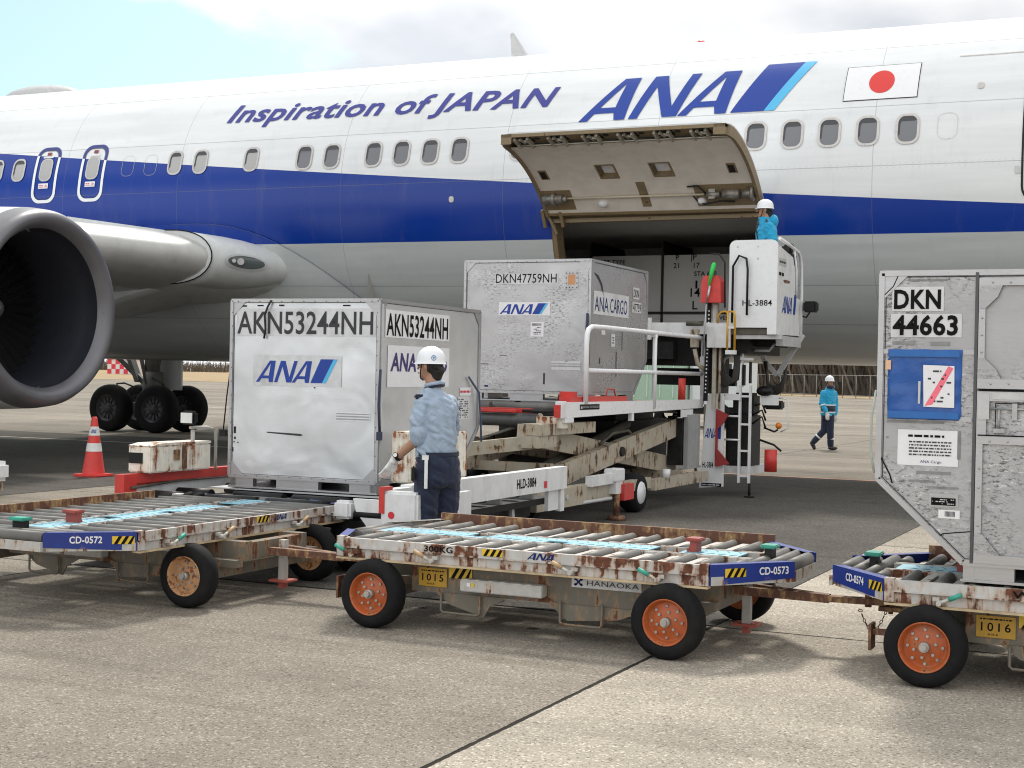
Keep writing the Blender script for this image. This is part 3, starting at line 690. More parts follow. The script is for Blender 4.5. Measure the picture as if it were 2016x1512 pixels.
# lining with two cut-outs
mb=MB(); hs=[(-8.28,-8.02),(-7.42,-7.14)]; h0,h1=.36,.50
ucut=[DU0+.05,hs[0][0],hs[0][1],hs[1][0],hs[1][1],DU1-.05]
for a_,b_ in zip(ucut[:-1],ucut[1:]):
    if (a_,b_) in hs: dslab(a_,b_,.02,h0,-.12,-.135,1,5,mb=mb); dslab(a_,b_,h1,.83,-.12,-.135,1,6,mb=mb)
    else: dslab(a_,b_,.02,.83,-.12,-.135,1,14,mb=mb)
mb.build('lining',beige,door)
mb=MB()
for a_,b_ in hs:
    for x0,x1,y0,y1 in ((a_-.03,a_,h0-.015,h1+.015),(b_,b_+.03,h0-.015,h1+.015),(a_,b_,h0-.015,h0),(a_,b_,h1,h1+.015)): dslab(x0,x1,y0,y1,-.05,-.14,1,2,mb=mb)
for u in (-9.28,-6.28): dslab(u,u+.14,.36,.47,-.12,-.139,1,2,mb=mb)
dslab(-7.78,-7.64,.06,.30,-.12,-.141,1,3,mb=mb); dslab(DU0+.06,-8.9,.05,.24,-.12,-.140,1,3,mb=mb); dslab(-6.9,DU1-.06,.05,.25,-.12,-.141,1,3,mb=mb)
mb.build('tan_frames',tanframe,door)
mb=MB()
for a_,b_ in hs: dslab(a_+.02,b_,h0+.0,h1-.03,-.045,-.05,1,2,mb=mb)
mb.build('white_cover',cleanwhite,door)
mb=MB()
for u in (-9.26,-6.26): dslab(u,u+.09,.37,.45,-.135,-.143,1,2,mb=mb)
for i in range(6):
    u=DU0+.22+i*.545; dslab(u,u+.27,.86,.965,-.055,-.066,1,2,mb=mb)
    for uu_ in (u+.34,): 
        if i<5 and i%2==0 or i==3: p=dpt(uu_,a_hi+(a_lo-a_hi)*.925,-.064); mb.cyl(p,dpt(uu_,a_hi+(a_lo-a_hi)*.925,-.072),.045,12)
mb.build('dark_recess',darkm,door)
mb=MB()
for i in range(6):
    u=DU0+.22+i*.545
    for k in (0,.21): mb.beam(dpt(u+k+.02,a_hi+(a_lo-a_hi)*.975,-.08),dpt(u+k+.02,a_hi+(a_lo-a_hi)*.845,-.14),.035,.06)
    mb.beam(dpt(u+.05,a_hi+(a_lo-a_hi)*.93,-.08),dpt(u+.2,a_hi+(a_lo-a_hi)*.9,-.10),.03,.03); mb.beam(dpt(u+.1,a_hi+(a_lo-a_hi)*.955,-.08),dpt(u+.13,a_hi+(a_lo-a_hi)*.89,-.11),.025,.03)
mb.build('latches',simple('latch_metal',(.52,.48,.40),.4,metal=.4,var=.4),door)
mb=MB(); al=a_hi+(a_lo-a_hi)*.868; mb.tube([dpt(DU0+.2+i*.3,al,-.13) for i in range(12)],.012,8); mb.build('latch_tube',simple('tube_metal',(.55,.52,.46),.4,metal=.5),door)
mb=MB(); al=a_hi+(a_lo-a_hi)*.17; mb.tube([dpt(DU0+.45,al,-.17),dpt(-6.75,al,-.17)],.016,8); mb.build('drive_tube',simple('cream_tube',(.62,.55,.42),.5),door)
mb=MB()
mb.cyl(dpt(-9.38,al,-.18),dpt(-9.05,al,-.18),.075,14); mb.cyl(dpt(-9.22,al,-.18),dpt(-9.16,al,-.18),.11,14); mb.cyl(dpt(-9.05,al,-.18),dpt(-8.98,al,-.18),.05,12)
mb.cyl(dpt(-6.7,al,-.18),dpt(-6.5,al,-.18),.05,12); mb.cyl(dpt(-6.45,al,-.18),dpt(-6.2,al,-.18),.075,14); mb.cyl(dpt(-6.15,al,-.18),dpt(-5.98,al,-.18),.06,14); mb.cyl(dpt(-6.02,al,-.18),dpt(-5.98,al,-.18),.12,14)
mb.box(dpt(-6.62,al,-.16)+Vector((-.05,-.05,-.08)),dpt(-6.62,al,-.16)+Vector((.05,.05,.08)))
mb.build('door_actuator',simple('actuator_metal',(.30,.28,.25),.4,metal=.5,var=.4),door)
mb=MB(); a2=a_hi+(a_lo-a_hi)*.1
for u in (-8.42,-6.82): mb.sphere(tuple(dpt(u,a2,-.15)),.075,0,12,8,(1,1,.8))
mb.build('white_dome_lamp',cleanwhite,door)
mb=MB(); mb.tube([dpt(-6.95,al,-.15),dpt(-6.85,al+.06,-.2),dpt(-6.75,a2,-.22),dpt(-6.5,a2-.02,-.22),dpt(-6.3,a2,-.18)],.014,7); mb.tube([dpt(-6.98,a_hi+(a_lo-a_hi)*.24,-.15),dpt(-6.8,a_hi+(a_lo-a_hi)*.26,-.18),dpt(-6.7,al,-.18)],.014,7); mb.build('cable',black,door)
mb=MB()
for u in (DU0-.06,DU0+.25): mb.beam(dpt(u,a_hi+(a_lo-a_hi)*.04,-.1),Vector((u,hy-.05,3.98)),.05,.06)
mb.beam((DU0-.02,hy-.12,4.2),(DU0+.12,hy-.02,3.86),.05,.04); mb.build('door_strut',tanframe,air)

def winframe(u,z,w_=.27,h_=.385,shade=glassw):
    o=mark('window_rim',poly2d([(rrect(-w_/2-.035,-h_/2-.035,w_/2+.035,h_/2+.035,.13),[rrect(-w_/2,-h_/2,w_/2,h_/2,.10)[::-1]])]),lambda a,b:fz(u+a,z+b,.014),simple_rim,air,cuts=[-.15,-.08,0,.08,.15])
    mark('window_pane',poly2d([(rrect(-w_/2,-h_/2,w_/2,h_/2,.10),[])]),lambda a,b:fz(u+a,z+b,.007),shade,o,cuts=[-.15,-.08,0,.08,.15])
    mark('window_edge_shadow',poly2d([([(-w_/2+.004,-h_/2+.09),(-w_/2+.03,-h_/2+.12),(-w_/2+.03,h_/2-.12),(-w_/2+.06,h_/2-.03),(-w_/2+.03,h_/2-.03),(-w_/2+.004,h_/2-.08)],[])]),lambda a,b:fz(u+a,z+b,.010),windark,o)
    mark('window_top_shadow',poly2d([(rrect(-w_/2+.005,h_/2-.075,w_/2-.005,h_/2-.003,.035),[])]),lambda a,b:fz(u+a,z+b,.010),windark,o)  # recess shadow painted as dark shapes along the left and top edges
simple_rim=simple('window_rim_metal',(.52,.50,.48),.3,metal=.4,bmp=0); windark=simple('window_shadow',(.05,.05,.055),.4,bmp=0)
glassl=car_glass('pale_window_blind',(.40,.40,.39),.2)
for u in (-3.875,-4.446,-5.005,-5.56,-6.119): winframe(u,zc(u)+.70)
for u in (-6.68,-10.05,-11.145,-11.70,-12.25,-12.80,-13.635,-14.198): winframe(u,zc(u)+.70,shade=glassw)
for u in (-15.324,-16.438,-17.01,-20.787,-21.35,-21.9,-22.45): winframe(u,zc(u)+.715,.25,shade=glassl)
def outline(u,z,w_,h_,name='plug_outline'):
    mark(name,poly2d([(rrect(-w_/2-.006,-h_/2-.006,w_/2+.006,h_/2+.006,.11),[rrect(-w_/2,-h_/2,w_/2,h_/2,.10)[::-1]])]),lambda a,b:fz(u+a,z+b,.006),simple_rim,air,cuts=[-.12,0,.12])
outline(-3.316,zc(-3)+.72,.27,.38); outline(-17.57,zc(-17)+.70,.27,.38); outline(-18.1,zc(-18)+.70,.27,.38)
for i,u in enumerate((-18.94,-20.09)):
    z=zc(u)+.60; cu=[-.45,-.3,-.15,0,.15,.3,.45]
    e=mark('emergency_exit',poly2d([(rrect(-.30,-.55,.30,.55,.2,8),[rrect(-.24,-.49,.24,.49,.16,8)[::-1]])]),lambda a,b:fz(u+a,z+b,.008),ringm,air,cuts=cu)
    mark('exit_seam',poly2d([(rrect(-.235,-.485,.235,.485,.155,8),[rrect(-.228,-.478,.228,.478,.15,8)[::-1]])]),lambda a,b:fz(u+a,z+b,.008),darkm,e,cuts=cu)
    mark('window_pane',poly2d([(rrect(-.125,-.10,.125,.29,.1),[])]),lambda a,b:fz(u+a,z+b,.012),glassl,e,cuts=[0,.1,.2])
    mark('window_rim',poly2d([(rrect(-.155,-.13,.155,.32,.12),[rrect(-.125,-.10,.125,.29,.1)[::-1]])]),lambda a,b:fz(u+a,z+b,.014),simple_rim,e,cuts=[0,.1,.2])
    mark('placard',poly2d([(rect(-.13,-.27,.11,-.17),[]),(rect(-.13,.33,.12,.36),[])]),lambda a,b:fz(u+a,z+b,.012),paper,e)
    mark('red_print',greek(-.11,-.255,.09,-.19,2,3),lambda a,b:fz(u+a,z+b,.015),redink,e)
    mark('exit_handle',poly2d([(rect(-.05,.38,.05,.44),[])]),lambda a,b:fz(u+a,z+b,.015),simple('handle_red_%d'%i,(.25,.05,.05),.5),e)
# forward passenger door at the right edge
mb=MB(); cu=[i*.1-1 for i in range(21)]; u=-1.70; z=zc(u)+.55
mark('passenger_door',poly2d([(rrect(-.6,-.98,.6,.98,.25,6),[rrect(-.57,-.95,.57,.95,.22,6)[::-1]])]),lambda a,b:fz(-1.70+a,z+b,.008),darkm,air,cuts=cu)
mark('door_step_mark',poly2d([(rect(-.68,-.55,-.60,-.45),[])]),lambda a,b:fz(-1.70+a,z+b,.01),steel,air)
for u_,z_ in ((-11.237,4.483),(-2.9,5.86)): mark('static_port',poly2d([(rrect(-.045,-.05,.045,.05,.035),[])]),lambda a,b:fz(u_+a,z_+b,.008),simple_rim,air)
mark('drain_mark',poly2d([(rect(-19.25,4.30,-19.13,4.36),[]),(rect(-19.62,4.26,-19.57,4.35),[])]),lambda a,b:fz(a,b,.008),paper,air)
mark('upper_line',poly2d([(rect(-3.25,6.36,-1,6.375),[])]),lambda a,b:fz(a,b,.008),simple_rim,air)
# lettering
L0=(-16.10,6.085); L1=(-9.64,5.985); cz=[i*.06 for i in range(-3,9)]
def slog(a,b): u=L0[0]+a; return fz(u,L0[1]+(L1[1]-L0[1])*a/(L1[0]-L0[0])+b,.010)
vs,fs=text2d('Inspiration of JAPAN',.345,bold=.022,shear=.27); vs=fit(vs,6.55); mark('slogan',(vs,fs),slog,sloganm,air,cuts=cz)
def lg(a,b): return fz(-9.075+a,5.665+b,.010)
logo(lg,.711,.73,air,'airline_logo',cuts=[i*.06 for i in range(1,14)])
fl=mark('flag',poly2d([(rect(-4.855,5.735,-3.775,6.305),[])]),lambda a,b:fz(a,b,.006),darkm,air,cuts=[5.8+.06*i for i in range(9)])
mark('flag_field',poly2d([(rect(-4.845,5.745,-3.785,6.295),[])]),lambda a,b:fz(a,b,.010),flagwhite,fl,cuts=[5.8+.06*i for i in range(9)])
mark('flag_disc',poly2d([([(-4.315+.185*math.cos(2*PI*i/40),6.02+.185*math.sin(2*PI*i/40)) for i in range(40)],[])]),lambda a,b:fz(a,b,.014),flagred,fl,cuts=[5.86+.05*i for i in range(8)])
# things on the crown
mb=MB(); mb.add([(-11.42,YC-.02,7.78),(-11.36,YC-.025,7.80),(-11.02,YC-.06,7.30),(-11.36,YC-.06,7.30),(-11.42,YC+.02,7.78),(-11.36,YC+.025,7.80),(-11.02,YC+.06,7.30),(-11.36,YC+.06,7.30)],[(0,1,2,3),(7,6,5,4),(0,4,5,1),(1,5,6,2),(2,6,7,3),(3,7,4,0)]); mb.build('blade_antenna',lgrey,air)
mb=MB(); mb.sphere((-22.5,YC,7.32),1,0,24,12,(1.05,.45,.27)); mb.build('satellite_radome',simple('radome_grey',(.5,.5,.5),.4),air)
mb=MB(); mb.sphere((-7.81,YC,7.27),.11,0,12,8); mb.build('beacon',simple('beacon_red',(.6,.04,.05),.25),air)
mb=MB(); mb.sphere((-19.6,YC,1.93),.12,0,12,8,(1.3,1,1)); mb.build('lower_beacon',simple('beacon_dark_red',(.35,.02,.03),.3),air)
mb=MB(); mb.sphere((-3.9,YC+.1,1.86),.10,0,12,8); mb.build('drain_mast',simple('brown_dome',(.16,.06,.04),.4),air)
# belly and wing-to-body fairing: a shell proud of the skin under a swept curve
mb=MB(); vs=[];fs=[]; cols=[]
for i in range(41):
    u=-30+9*i/10 if i<10 else -21+8.55*(i-10)/30
    t=(u+30)/18.6
    ztop=4.22 if u<-16.5 else 4.22-1.30*((u+16.5)/3.2)**2.1
    ztop=max(2.05,ztop); a0=math.asin((ztop-zc(u))/FB); a1=-PI/2
    row=[]
    for j in range(13):
        a=a0+(a1-a0)*j/12; edge=min(1,(12-0)/12)
        e1=min(1,(u+30)/3,( -12.4-u)/1.5); e1=max(0,e1); o=.035*min(1,e1*4)+ .16*math.sin(PI*min(1,j/9)/2)*max(0,e1)**.7*(1 if j>0 else 0)
        row.append(fpt(u,a,o if j>0 else .03*min(1,e1*4)-.004))
    cols.append(row)
    for p in row: vs.append(p)
    vs+= [(p[0],2*YC-p[1],p[2]) for p in reversed(row[:-1])]
m=25
for i in range(40):
    for j in range(m-1): fs.append((i*m+j,i*m+j+1,(i+1)*m+j+1,(i+1)*m+j))
mb.add(vs,fs,0,True); mb.build('belly_fairing',fus,air)
mb=MB(); mb.tube([Vector(c[0])+Vector((0,-.006,0)) for c in cols[24:]],.003,6); mb.build('fairing_edge',simple('edge_blue_grey',(.10,.14,.28),.4),air)
# wings
def wing(sgn,name):
    secs=[]
    for s,ch,th,z,dle in ((-.3,8.8,.122,3.40,-.16),(1.0,8.0,.125,3.50,.66),(2.9,7.2,.12,3.63,1.85),(5.4,5.9,.12,3.86,3.4),(9,4.9,.11,4.25,5.6),(15,3.4,.10,4.95,9.3),(21.3,2.0,.10,5.75,13.2)):
        y=YC-sgn*(2.45+s); u=-14.7-dle; pts=[]
        N_=18
        for i in range(N_+1):
            x=(1-math.cos(PI*i/N_))/2; yt=5*th*(.2969*math.sqrt(x)-.126*x-.3516*x*x+.2843*x**3-.1015*x**4)
            pts.append((x,yt))
        ring=[(u-x*ch,y,z+.06*ch*.1+yt*ch*.95+.01*ch*math.sin(PI*x)) for x,yt in pts]+[(u-x*ch,y,z-yt*ch*1.15-.03*x*ch*.0) for x,yt in reversed(pts[1:-1])]
        secs.append(ring)
    mb=MB(); m=len(secs[0]); vs=[p for r_ in secs for p in r_]; fs=[]; mi=[]
    for i in range(len(secs)-1):
        for j in range(m):
            fs.append((i*m+j,i*m+(j+1)%m,(i+1)*m+(j+1)%m,(i+1)*m+j))
    o=len(mb.f); mb.add(vs,fs,0,True)
    for q in range(len(fs)):
        j=q%m
        if j<5 or j>=m-5: mb.m[o+q]=1 if 1<=q//m<=5 else 0
    mb.add(secs[-1],[tuple(range(m))])
    return mb.build(name,[winglm,slat],air)
wg=wing(1,'wing'); wg2=wing(-1,'wing')
# root glove: innermost bay of the leading edge, with the landing light
def lead(s):
    return -14.42-.62*max(s+.45,0), YC-2.45-s, 3.44+.09*s
mb=MB(); vs=[];fs=[]; secs=[]
for s in (1.06,.8,.5,.2,0,-.2,-.35,-.45):
    u,y,z=lead(s); z-=.03; k=1 if s>.3 else (1-(.3-s)/.9*.35); ring=[]
    for j in range(17):
        a=PI*.5-PI*j/16; e=.85
        ring.append((u-1.0+1.0*abs(math.cos(a))**.75*1.02,y,z+(.44*k+.03)*math.sin(a)+.03))
    secs.append([(u-3.2,y,z+.80*k)]+ring+[(u-3.2,y,z-.98*k)])
m=len(secs[0]); vs=[p for r_ in secs for p in r_]
for i in range(len(secs)-1):
    for j in range(m-1): fs.append((i*m+j,i*m+j+1,(i+1)*m+j+1,(i+1)*m+j))
mb.add(vs,fs,0,True); mb.add(secs[0],[tuple(range(m))]); gl=mb.build('wing_root_glove',winglm,air)
mb=MB(); mb.tube([Vector(p)+Vector((.012,-.004,0)) for p in secs[0][1:-1]],.011,6); mb.build('glove_seam',ink,gl)
def glv(a,b): # a along the leading edge (towards the nose), b upwards
    s=.52-a*.93; u,y,z=lead(s); sn=max(-1,min(1,b/.52)); ca=math.sqrt(1-sn*sn)
    return Vector((u-1.0+1.0*ca**.75*1.02+.01,y,z+b+.03))
mark('landing_light_frame',poly2d([([( .36*math.cos(2*PI*i/28),.135*math.sin(2*PI*i/28)) for i in range(28)],[])]),lambda a,b:glv(a,b-.06)+Vector((.012,-.012,0)),lgrey,gl)
mark('landing_light',poly2d([([( .31*math.cos(2*PI*i/28)*(1.0),.105*math.sin(2*PI*i/28)) for i in range(28)],[])]),lambda a,b:glv(a,b-.06)+Vector((.024,-.022,0)),car_glass('landing_light_glass',(.10,.12,.12),.05),gl)
mb=MB(); p=glv(-.10,-.06); mb.cyl(p+Vector((.035,-.04,0)),p,.06,16); p=glv(-.21,-.06); mb.cyl(p+Vector((.035,-.04,0)),p,.035,16); mb.build('lamp_reflector',steel,gl)
# pylon and engine (one under each wing)
def engine(yc):
    E_=thing if False else None
    c_=(-14.8,yc,2.42)
    mb=MB(); mb.lathe([(.0,1.14),(.10,1.19),(.17,1.27),(.15,1.35),(.05,1.405),(-.20,1.44)][::-1],(c_[0]-.15,yc,2.42),(1,0,0),72,0)
    mb.lathe([(-.20,1.44,1),(-.9,1.47,1),(-2.2,1.46,1),(-3.4,1.30,1),(-4.3,1.08,1),(-4.3,1.0,1)],(c_[0]-.15,yc,2.42),(1,0,0),72,1)
    e=mb.build('engine',[liptone,nacelle],air)
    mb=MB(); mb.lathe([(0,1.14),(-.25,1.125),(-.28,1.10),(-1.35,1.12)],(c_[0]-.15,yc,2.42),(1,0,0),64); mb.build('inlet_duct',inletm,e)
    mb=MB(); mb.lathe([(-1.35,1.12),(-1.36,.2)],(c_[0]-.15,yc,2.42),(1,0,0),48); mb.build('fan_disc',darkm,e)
    mb=MB()
    for i in range(38):
        a=2*PI*i/38; ca,sa=math.cos(a),math.sin(a); cb,sb=math.cos(a+.13),math.sin(a+.13)
        x0=c_[0]-1.35; mb.add([(x0,yc+.3*ca,2.42+.3*sa),(x0+.10,yc+.3*cb,2.42+.3*sb),(x0+.16,yc+1.1*math.cos(a+.05),2.42+1.1*math.sin(a+.05)),(x0-.05,yc+1.1*math.cos(a-.07),2.42+1.1*math.sin(a-.07))],[(0,1,2,3)])
    mb.build('fan_blades',simple('fan_blade_metal',(.10,.10,.105),.35,metal=.7),e)
    MB().lathe([(-1.30,.33),(-1.1,.28),(-.85,.12),(-.78,0)],(c_[0]-.15,yc,2.42),(1,0,0),32).build('spinner',simple('spinner_grey',(.12,.12,.13),.4),e)
    MB().lathe([(-4.2,1.0),(-4.4,.75),(-5.3,.45),(-5.8,.05)],(c_[0]-.15,yc,2.42),(1,0,0),32).build('exhaust_cone',darkm,e)
    mb=MB(); mb.prism([(-15.6,3.75),(-17.2,4.15),(-21,4.0),(-21,3.2),(-18,3.3)],lambda a,b,t_:(a,t_,b),yc-.18,yc+.18); mb.build('pylon',nacelle,e)
    mb=MB()
    for a in (0,PI*.62,PI*1.45): mb.beam((c_[0]-.02,yc+1.13*math.cos(a),2.42+1.13*math.sin(a)),(c_[0]-.36,yc+1.442*math.cos(a),2.42+1.442*math.sin(a)),.008,.006)
    mb.build('lip_joint',steel,e)
    return e
engine(15.8); engine(31.6)
# landing gear
def gear(yc,uc=-23.75):
    mb=MB(); mb.cyl((uc+.12,yc,.62),(uc+.05,yc,3.2),.19,16); mb.cyl((uc+.1,yc,.9),(uc+.12,yc,1.5),.25,16)
    g_=mb.build('main_gear',grey_gear,air)
    MB().box((uc-.75,yc-.13,.48),(uc+.75,yc+.13,.72),0,.04).build('bogie_beam',grey_gear,g_)
    mb=MB(); mb.beam((uc-.9,yc-.25,1.95),(uc,yc,1.1),.16,.12); mb.beam((uc-.6,yc-.2,2.2),(uc-.25,yc-.1,1.25),.30,.10); mb.cyl((uc+.1,yc-.22,1.2),(uc-.2,yc-.22,2.2),.05,8); mb.beam((uc+.5,yc,2.6),(uc+.15,yc,1.3),.1,.1); mb.build('drag_brace',grey_gear,g_)
    MB().box((uc-.15,yc+.30,1.05),(uc+.75,yc+.36,2.5)).build('gear_door',winglm,g_)
    mb=MB(); mb.tube([(uc-.9,yc-.1,1.0),(uc-.95,yc-.1,1.18),(uc-.7,yc-.1,1.2),(uc-.1,yc-.2,1.05)],.025,6); mb.tube([(uc+.25,yc-.2,1.35),(uc+.6,yc-.2,1.2),(uc+.45,yc-.2,.85)],.025,6); mb.build('brake_hose',black,g_)
    for du in (-.71,.71):
        for dy,sg in ((-.57,-1),(.57,1)):
            cx,cy=uc+du,yc+dy
            w_=MB().lathe([(-.19,.33),(-.20,.40),(-.20,.50),(-.15,.565),(-.07,.585),(.07,.585),(.15,.565),(.20,.50),(.20,.40),(.19,.33)],(cx,cy,.585),(0,1,0),36).build('wheel',tyre,g_)
            mb=MB(); mb.lathe([(-.18,.33),(-.16,.30),(-.10,.28),(-.09,.12),(-.16,.11),(-.17,.0)],(cx,cy,.585),(0,1,0),28); mb.lathe([(.18,.33),(.10,.30),(.08,0)],(cx,cy,.585),(0,1,0),28)
            for i in range(12): a=2*PI*i/12; mb.beam((cx+.13*math.cos(a),cy-.105,.585+.13*math.sin(a)),(cx+.27*math.cos(a),cy-.115,.585+.27*math.sin(a)),.03,.03)
            mb.build('wheel_hub',gearhub,w_)
grey_gear=simple('gear_grey',(.16,.16,.15),.45,var=.3,dirt=.4,nscale=5); gearhub=simple('gear_hub',(.05,.05,.055),.45,var=.3)
gear(28.85); gear(18.55)

# corner of a parked trolley cut by the left edge of the photo
e_=thing('equipment_trolley','white corner of a parked trolley cut off by the left edge of the photo','trolley',(-12.9,12.7,0))
MB().box((-13.9,12.4,.20),(-12.93,13.2,.44),0,.05).build('body',cleanwhite,e_)
MB().box((-13.8,12.5,.07),(-12.95,13.1,.20),0,.02).build('frame',cream,e_)
for x in (-13.6,-13.1): MB().lathe([(-.04,.03),(-.04,.10),(.04,.10),(.04,.03)],(x,12.5,.10),(0,1,0),16).build('wheel',tyre,e_)
# ------------------------------------------------------------------ air cargo containers
def container(label,loc,rz,skin,W=1.53,sy=1,rivets=False,group='aluminium air cargo containers',dark=False):
    r=thing('cargo_container',label,'container',loc,rz,group)
    prof=[(0,.10),(1.56*sy,.10),(2.01*sy,.52),(2.01*sy,1.63),(0,1.63)]
    mb=MB(); mb.prism([(a,b) for a,b in prof],lambda a,b,t_:(t_,a,b),-W,0); mb.build('shell',skin,r,True)
    mb=MB(); mb.box((-W-.01,-.01*sy,0),(.01,1.57*sy,.014)); e=.004
    for x0,x1 in ((-W,-W+.24),(-.98,-.56),(-.26,0)):
        mb.box((x0+.001,.002*sy,.014),(x1-.001,.06*sy,.099)); mb.box((x0+.001,1.50*sy,.014),(x1-.001,1.558*sy,.099))
    for y0,y1 in ((0.002,.24),(.56,1.0),(1.3,1.558)):
        mb.box((-.06,y0*sy,.0145),(-.002,y1*sy,.0985)); mb.box((-W+.002,y0*sy,.0145),(-W+.06,y1*sy,.0985))
    mb.build('pallet_base',aluedge,r,True)
    mb=MB(); P=[(-W,a,b) for a,b in prof]; Q=[(0,a,b) for a,b in prof]
    def eb(p,q,w_=.030): mb.beam(p,q,w_,w_)
    for k in range(5):
        eb(P[k],P[(k+1)%5]); eb(Q[k],Q[(k+1)%5]); eb(P[k],Q[k])
    mb.build('edge_frame',aluedge,r,True)
    mb=MB(); g_=.15
    for x,s in ((-W-.004,-1),(.004,1)):
        for (a,b),(da,db) in (((0,1.63),(1,-1)),((2.01*sy,1.63),(-1,-1)),((0,.10),(1,1))):
            da=da*(sy if a==0 else 1)*1 if a==0 else -sy
            p=[(x,a,b),(x,a+da*g_,b),(x,a,b+db*g_)]; mb.add([*p,*[(x+s*.003,*q[1:]) for q in p]],[(0,1,2),(3,5,4),(0,3,4,1),(1,4,5,2),(2,5,3,0)])
    for x,dx in ((-W,1),(0,-1)):
        for b,db in ((1.63,-1),(.10,1)):
            y=-.004*sy; p=[(x,y,b),(x+dx*g_,y,b),(x,y,b+db*g_)]; mb.add([*p,*[(q[0],q[1]-.003*sy,q[2]) for q in p]],[(0,1,2),(3,5,4),(0,3,4,1),(1,4,5,2),(2,5,3,0)])
    mb.build('corner_gusset',aluedge,r,True)
    sm=[]; 
    def ring2(x0,z0,x1,z1,w_=.0045): return [(rect(x0,z0,x1,z0+w_),[]),(rect(x0,z1-w_,x1,z1),[]),(rect(x0,z0,x0+w_,z1),[]),(rect(x1-w_,z0,x1,z1),[])]
    mark('panel_seam',poly2d(ring2(-W+.020,.118,-.020,1.612)),fr((0,0,0),(1,0,0),(0,0,1),(0,-1,0) if sy>0 else (0,1,0),.003),greyink,r,local=True)
    y1_=1.56; y2_=2.01; o_=.020
    pp=[(o_,.118),(y1_-.008,.118),(y2_-o_,.528),(y2_-o_,1.612),(o_,1.612)]; qq=[(o_+.0045,.1225),(y1_-.011,.1225),(y2_-o_-.0045,.530),(y2_-o_-.0045,1.6075),(o_+.0045,1.6075)]
    mark('panel_seam',poly2d([([(sy*a,b) for a,b in pp],[[(sy*a,b) for a,b in qq][::-1]])]),fr((0,0,0),(0,1,0),(0,0,1),(1,0,0),.003),greyink,r,local=True)
    if not rivets:
        pts=[]
        for i in range(13): pts+=[rect(-W+.06+i*(W-.13)/12,1.618,-W+.072+i*(W-.13)/12,1.624),rect(-W+.06+i*(W-.13)/12,.106,-W+.072+i*(W-.13)/12,.112)]
        for i in range(12): pts+=[rect(-W+.006,.2+i*.12,-W+.012,.21+i*.12),rect(-.012,.2+i*.12,-.006,.21+i*.12)]
        mark('rivet_row',poly2d([(p_,[]) for p_ in pts]),fr((0,0,0),(1,0,0),(0,0,1),(0,-1,0),.0165),greyink,r,local=True)
    if rivets:
        mb=MB()
        for i in range(13):
            for x in (-.012-W,.019): pass
        pts=[]
        for k in range(5):
            a=Vector((0,*prof[k])); b_=Vector((0,*prof[(k+1)%5])); n_=int((b_-a).length/.105)
            c_=Vector((0,1.0*sy,.9))
            for i in range(1,n_): q=a.lerp(b_,i/n_); d_=(c_-q); d_.x=0; pts.append(q+d_.normalized()*.045)
        for q in pts: mb.sphere((.004,q.y,q.z),.006,0,6,4)
        mb.build('rivets',steel,r,True)
    return r
def lf(eps=.004): return lambda x0,z0: fr((x0,0,z0),(1,0,0),(0,0,1),(0,-1,0),eps)       # on the -Y face
def ls(eps=.004): return lambda y0,z0: fr((0,y0,z0),(0,1,0),(0,0,1),(1,0,0),eps)        # on the +X face
def stick(fn,w_,h_,mat,parent,name='sticker',tilt=0):
    return mark(name,poly2d([(rect(0,0,w_,h_),[])]),fn,mat,parent,local=True)
# AKN53244NH on the loader extension
A=container('bright clean container marked AKN53244NH on the low front deck of the loader',(-6.2,10.45,.572),R(2.2),alu1,1.455)
F1=lf(.0205); F2=lf(.0225); S1=ls(.0205); S2=ls(.0225)
F1=lf(.004);F2=lf(.0065);S1=ls(.004);S2=ls(.0065)
s=stick(F1(-1.41,1.325),1.38,.235,offpaper,A); txt('AKN53244NH',F2(-1.40,1.345),.19,greyink,s,w=1.345,bold=.012,local=True)
s=stick(F1(-1.23,.895),.88,.265,offpaper,A,'logo_sticker'); logo(F2(-1.20,.925),.155,.185,s,local=True)
s=stick(F1(-.40,.61),.33,.075,paper,A,'vent_slot'); mark('slot_lines',poly2d([(rect(.005,.012,.325,.022),[]),(rect(.005,.035,.325,.045),[]),(rect(.005,.058,.325,.066),[])]),F2(-.40,.61),grey,s,local=True)
mark('dent_scratch',poly2d([([(-1.08,.485),(-.75,.468),(-.72,.475),(-.74,.487),(-1.08,.495)],[])]),F1(0,0),greyink,A,local=True)
mark('scuffs',poly2d([(rect(x,z,x+w_,z+h_),[]) for x,z,w_,h_ in ((-1.42,.47,.02,.06),(-1.415,.42,.015,.02),(-1.42,.39,.01,.012),(-1.38,.385,.008,.012),(-1.43,.31,.008,.04),(-1.36,1.575,.05,.014),(-1.2,1.58,.06,.012),(-.98,1.58,.05,.014),(-.35,1.58,.07,.012),(-.62,.88,.015,.01))]),F1(0,0),darkm,A,local=True)
mb=MB(); mb.tube([(-1.05,-.02,1.63),(-1.08,-.03,1.57),(-1.11,-.025,1.5),(-1.10,-.025,1.38),(-1.115,-.022,1.30)],.009,6); mb.build('tear_strap',black,A,True)
s=stick(S1(.10,1.325),1.24,.235,paper,A); txt('AKN53244NH',S2(.12,1.345),.185,ink,s,w=1.19,bold=.018,local=True)
s=stick(S1(.15,.905),1.2,.355,paper,A,'cargo_sticker'); txt('ANA Cargo',S2(.20,1.045),.15,purple,s,w=1.10,bold=.03,shear=.15,local=True)
s=stick(S1(1.59,.825),.25,.075,paper,A); mark('red_print',greek(.012,.015,.238,.06,1,5,1),S2(1.59,.825),redink,s,local=True)
s=stick(S1(1.55,.60),.25,.21,offpaper,A); mark('small_print',greek(.015,.01,.235,.2,9,6,.6),S2(1.55,.60),greyink,s,local=True)
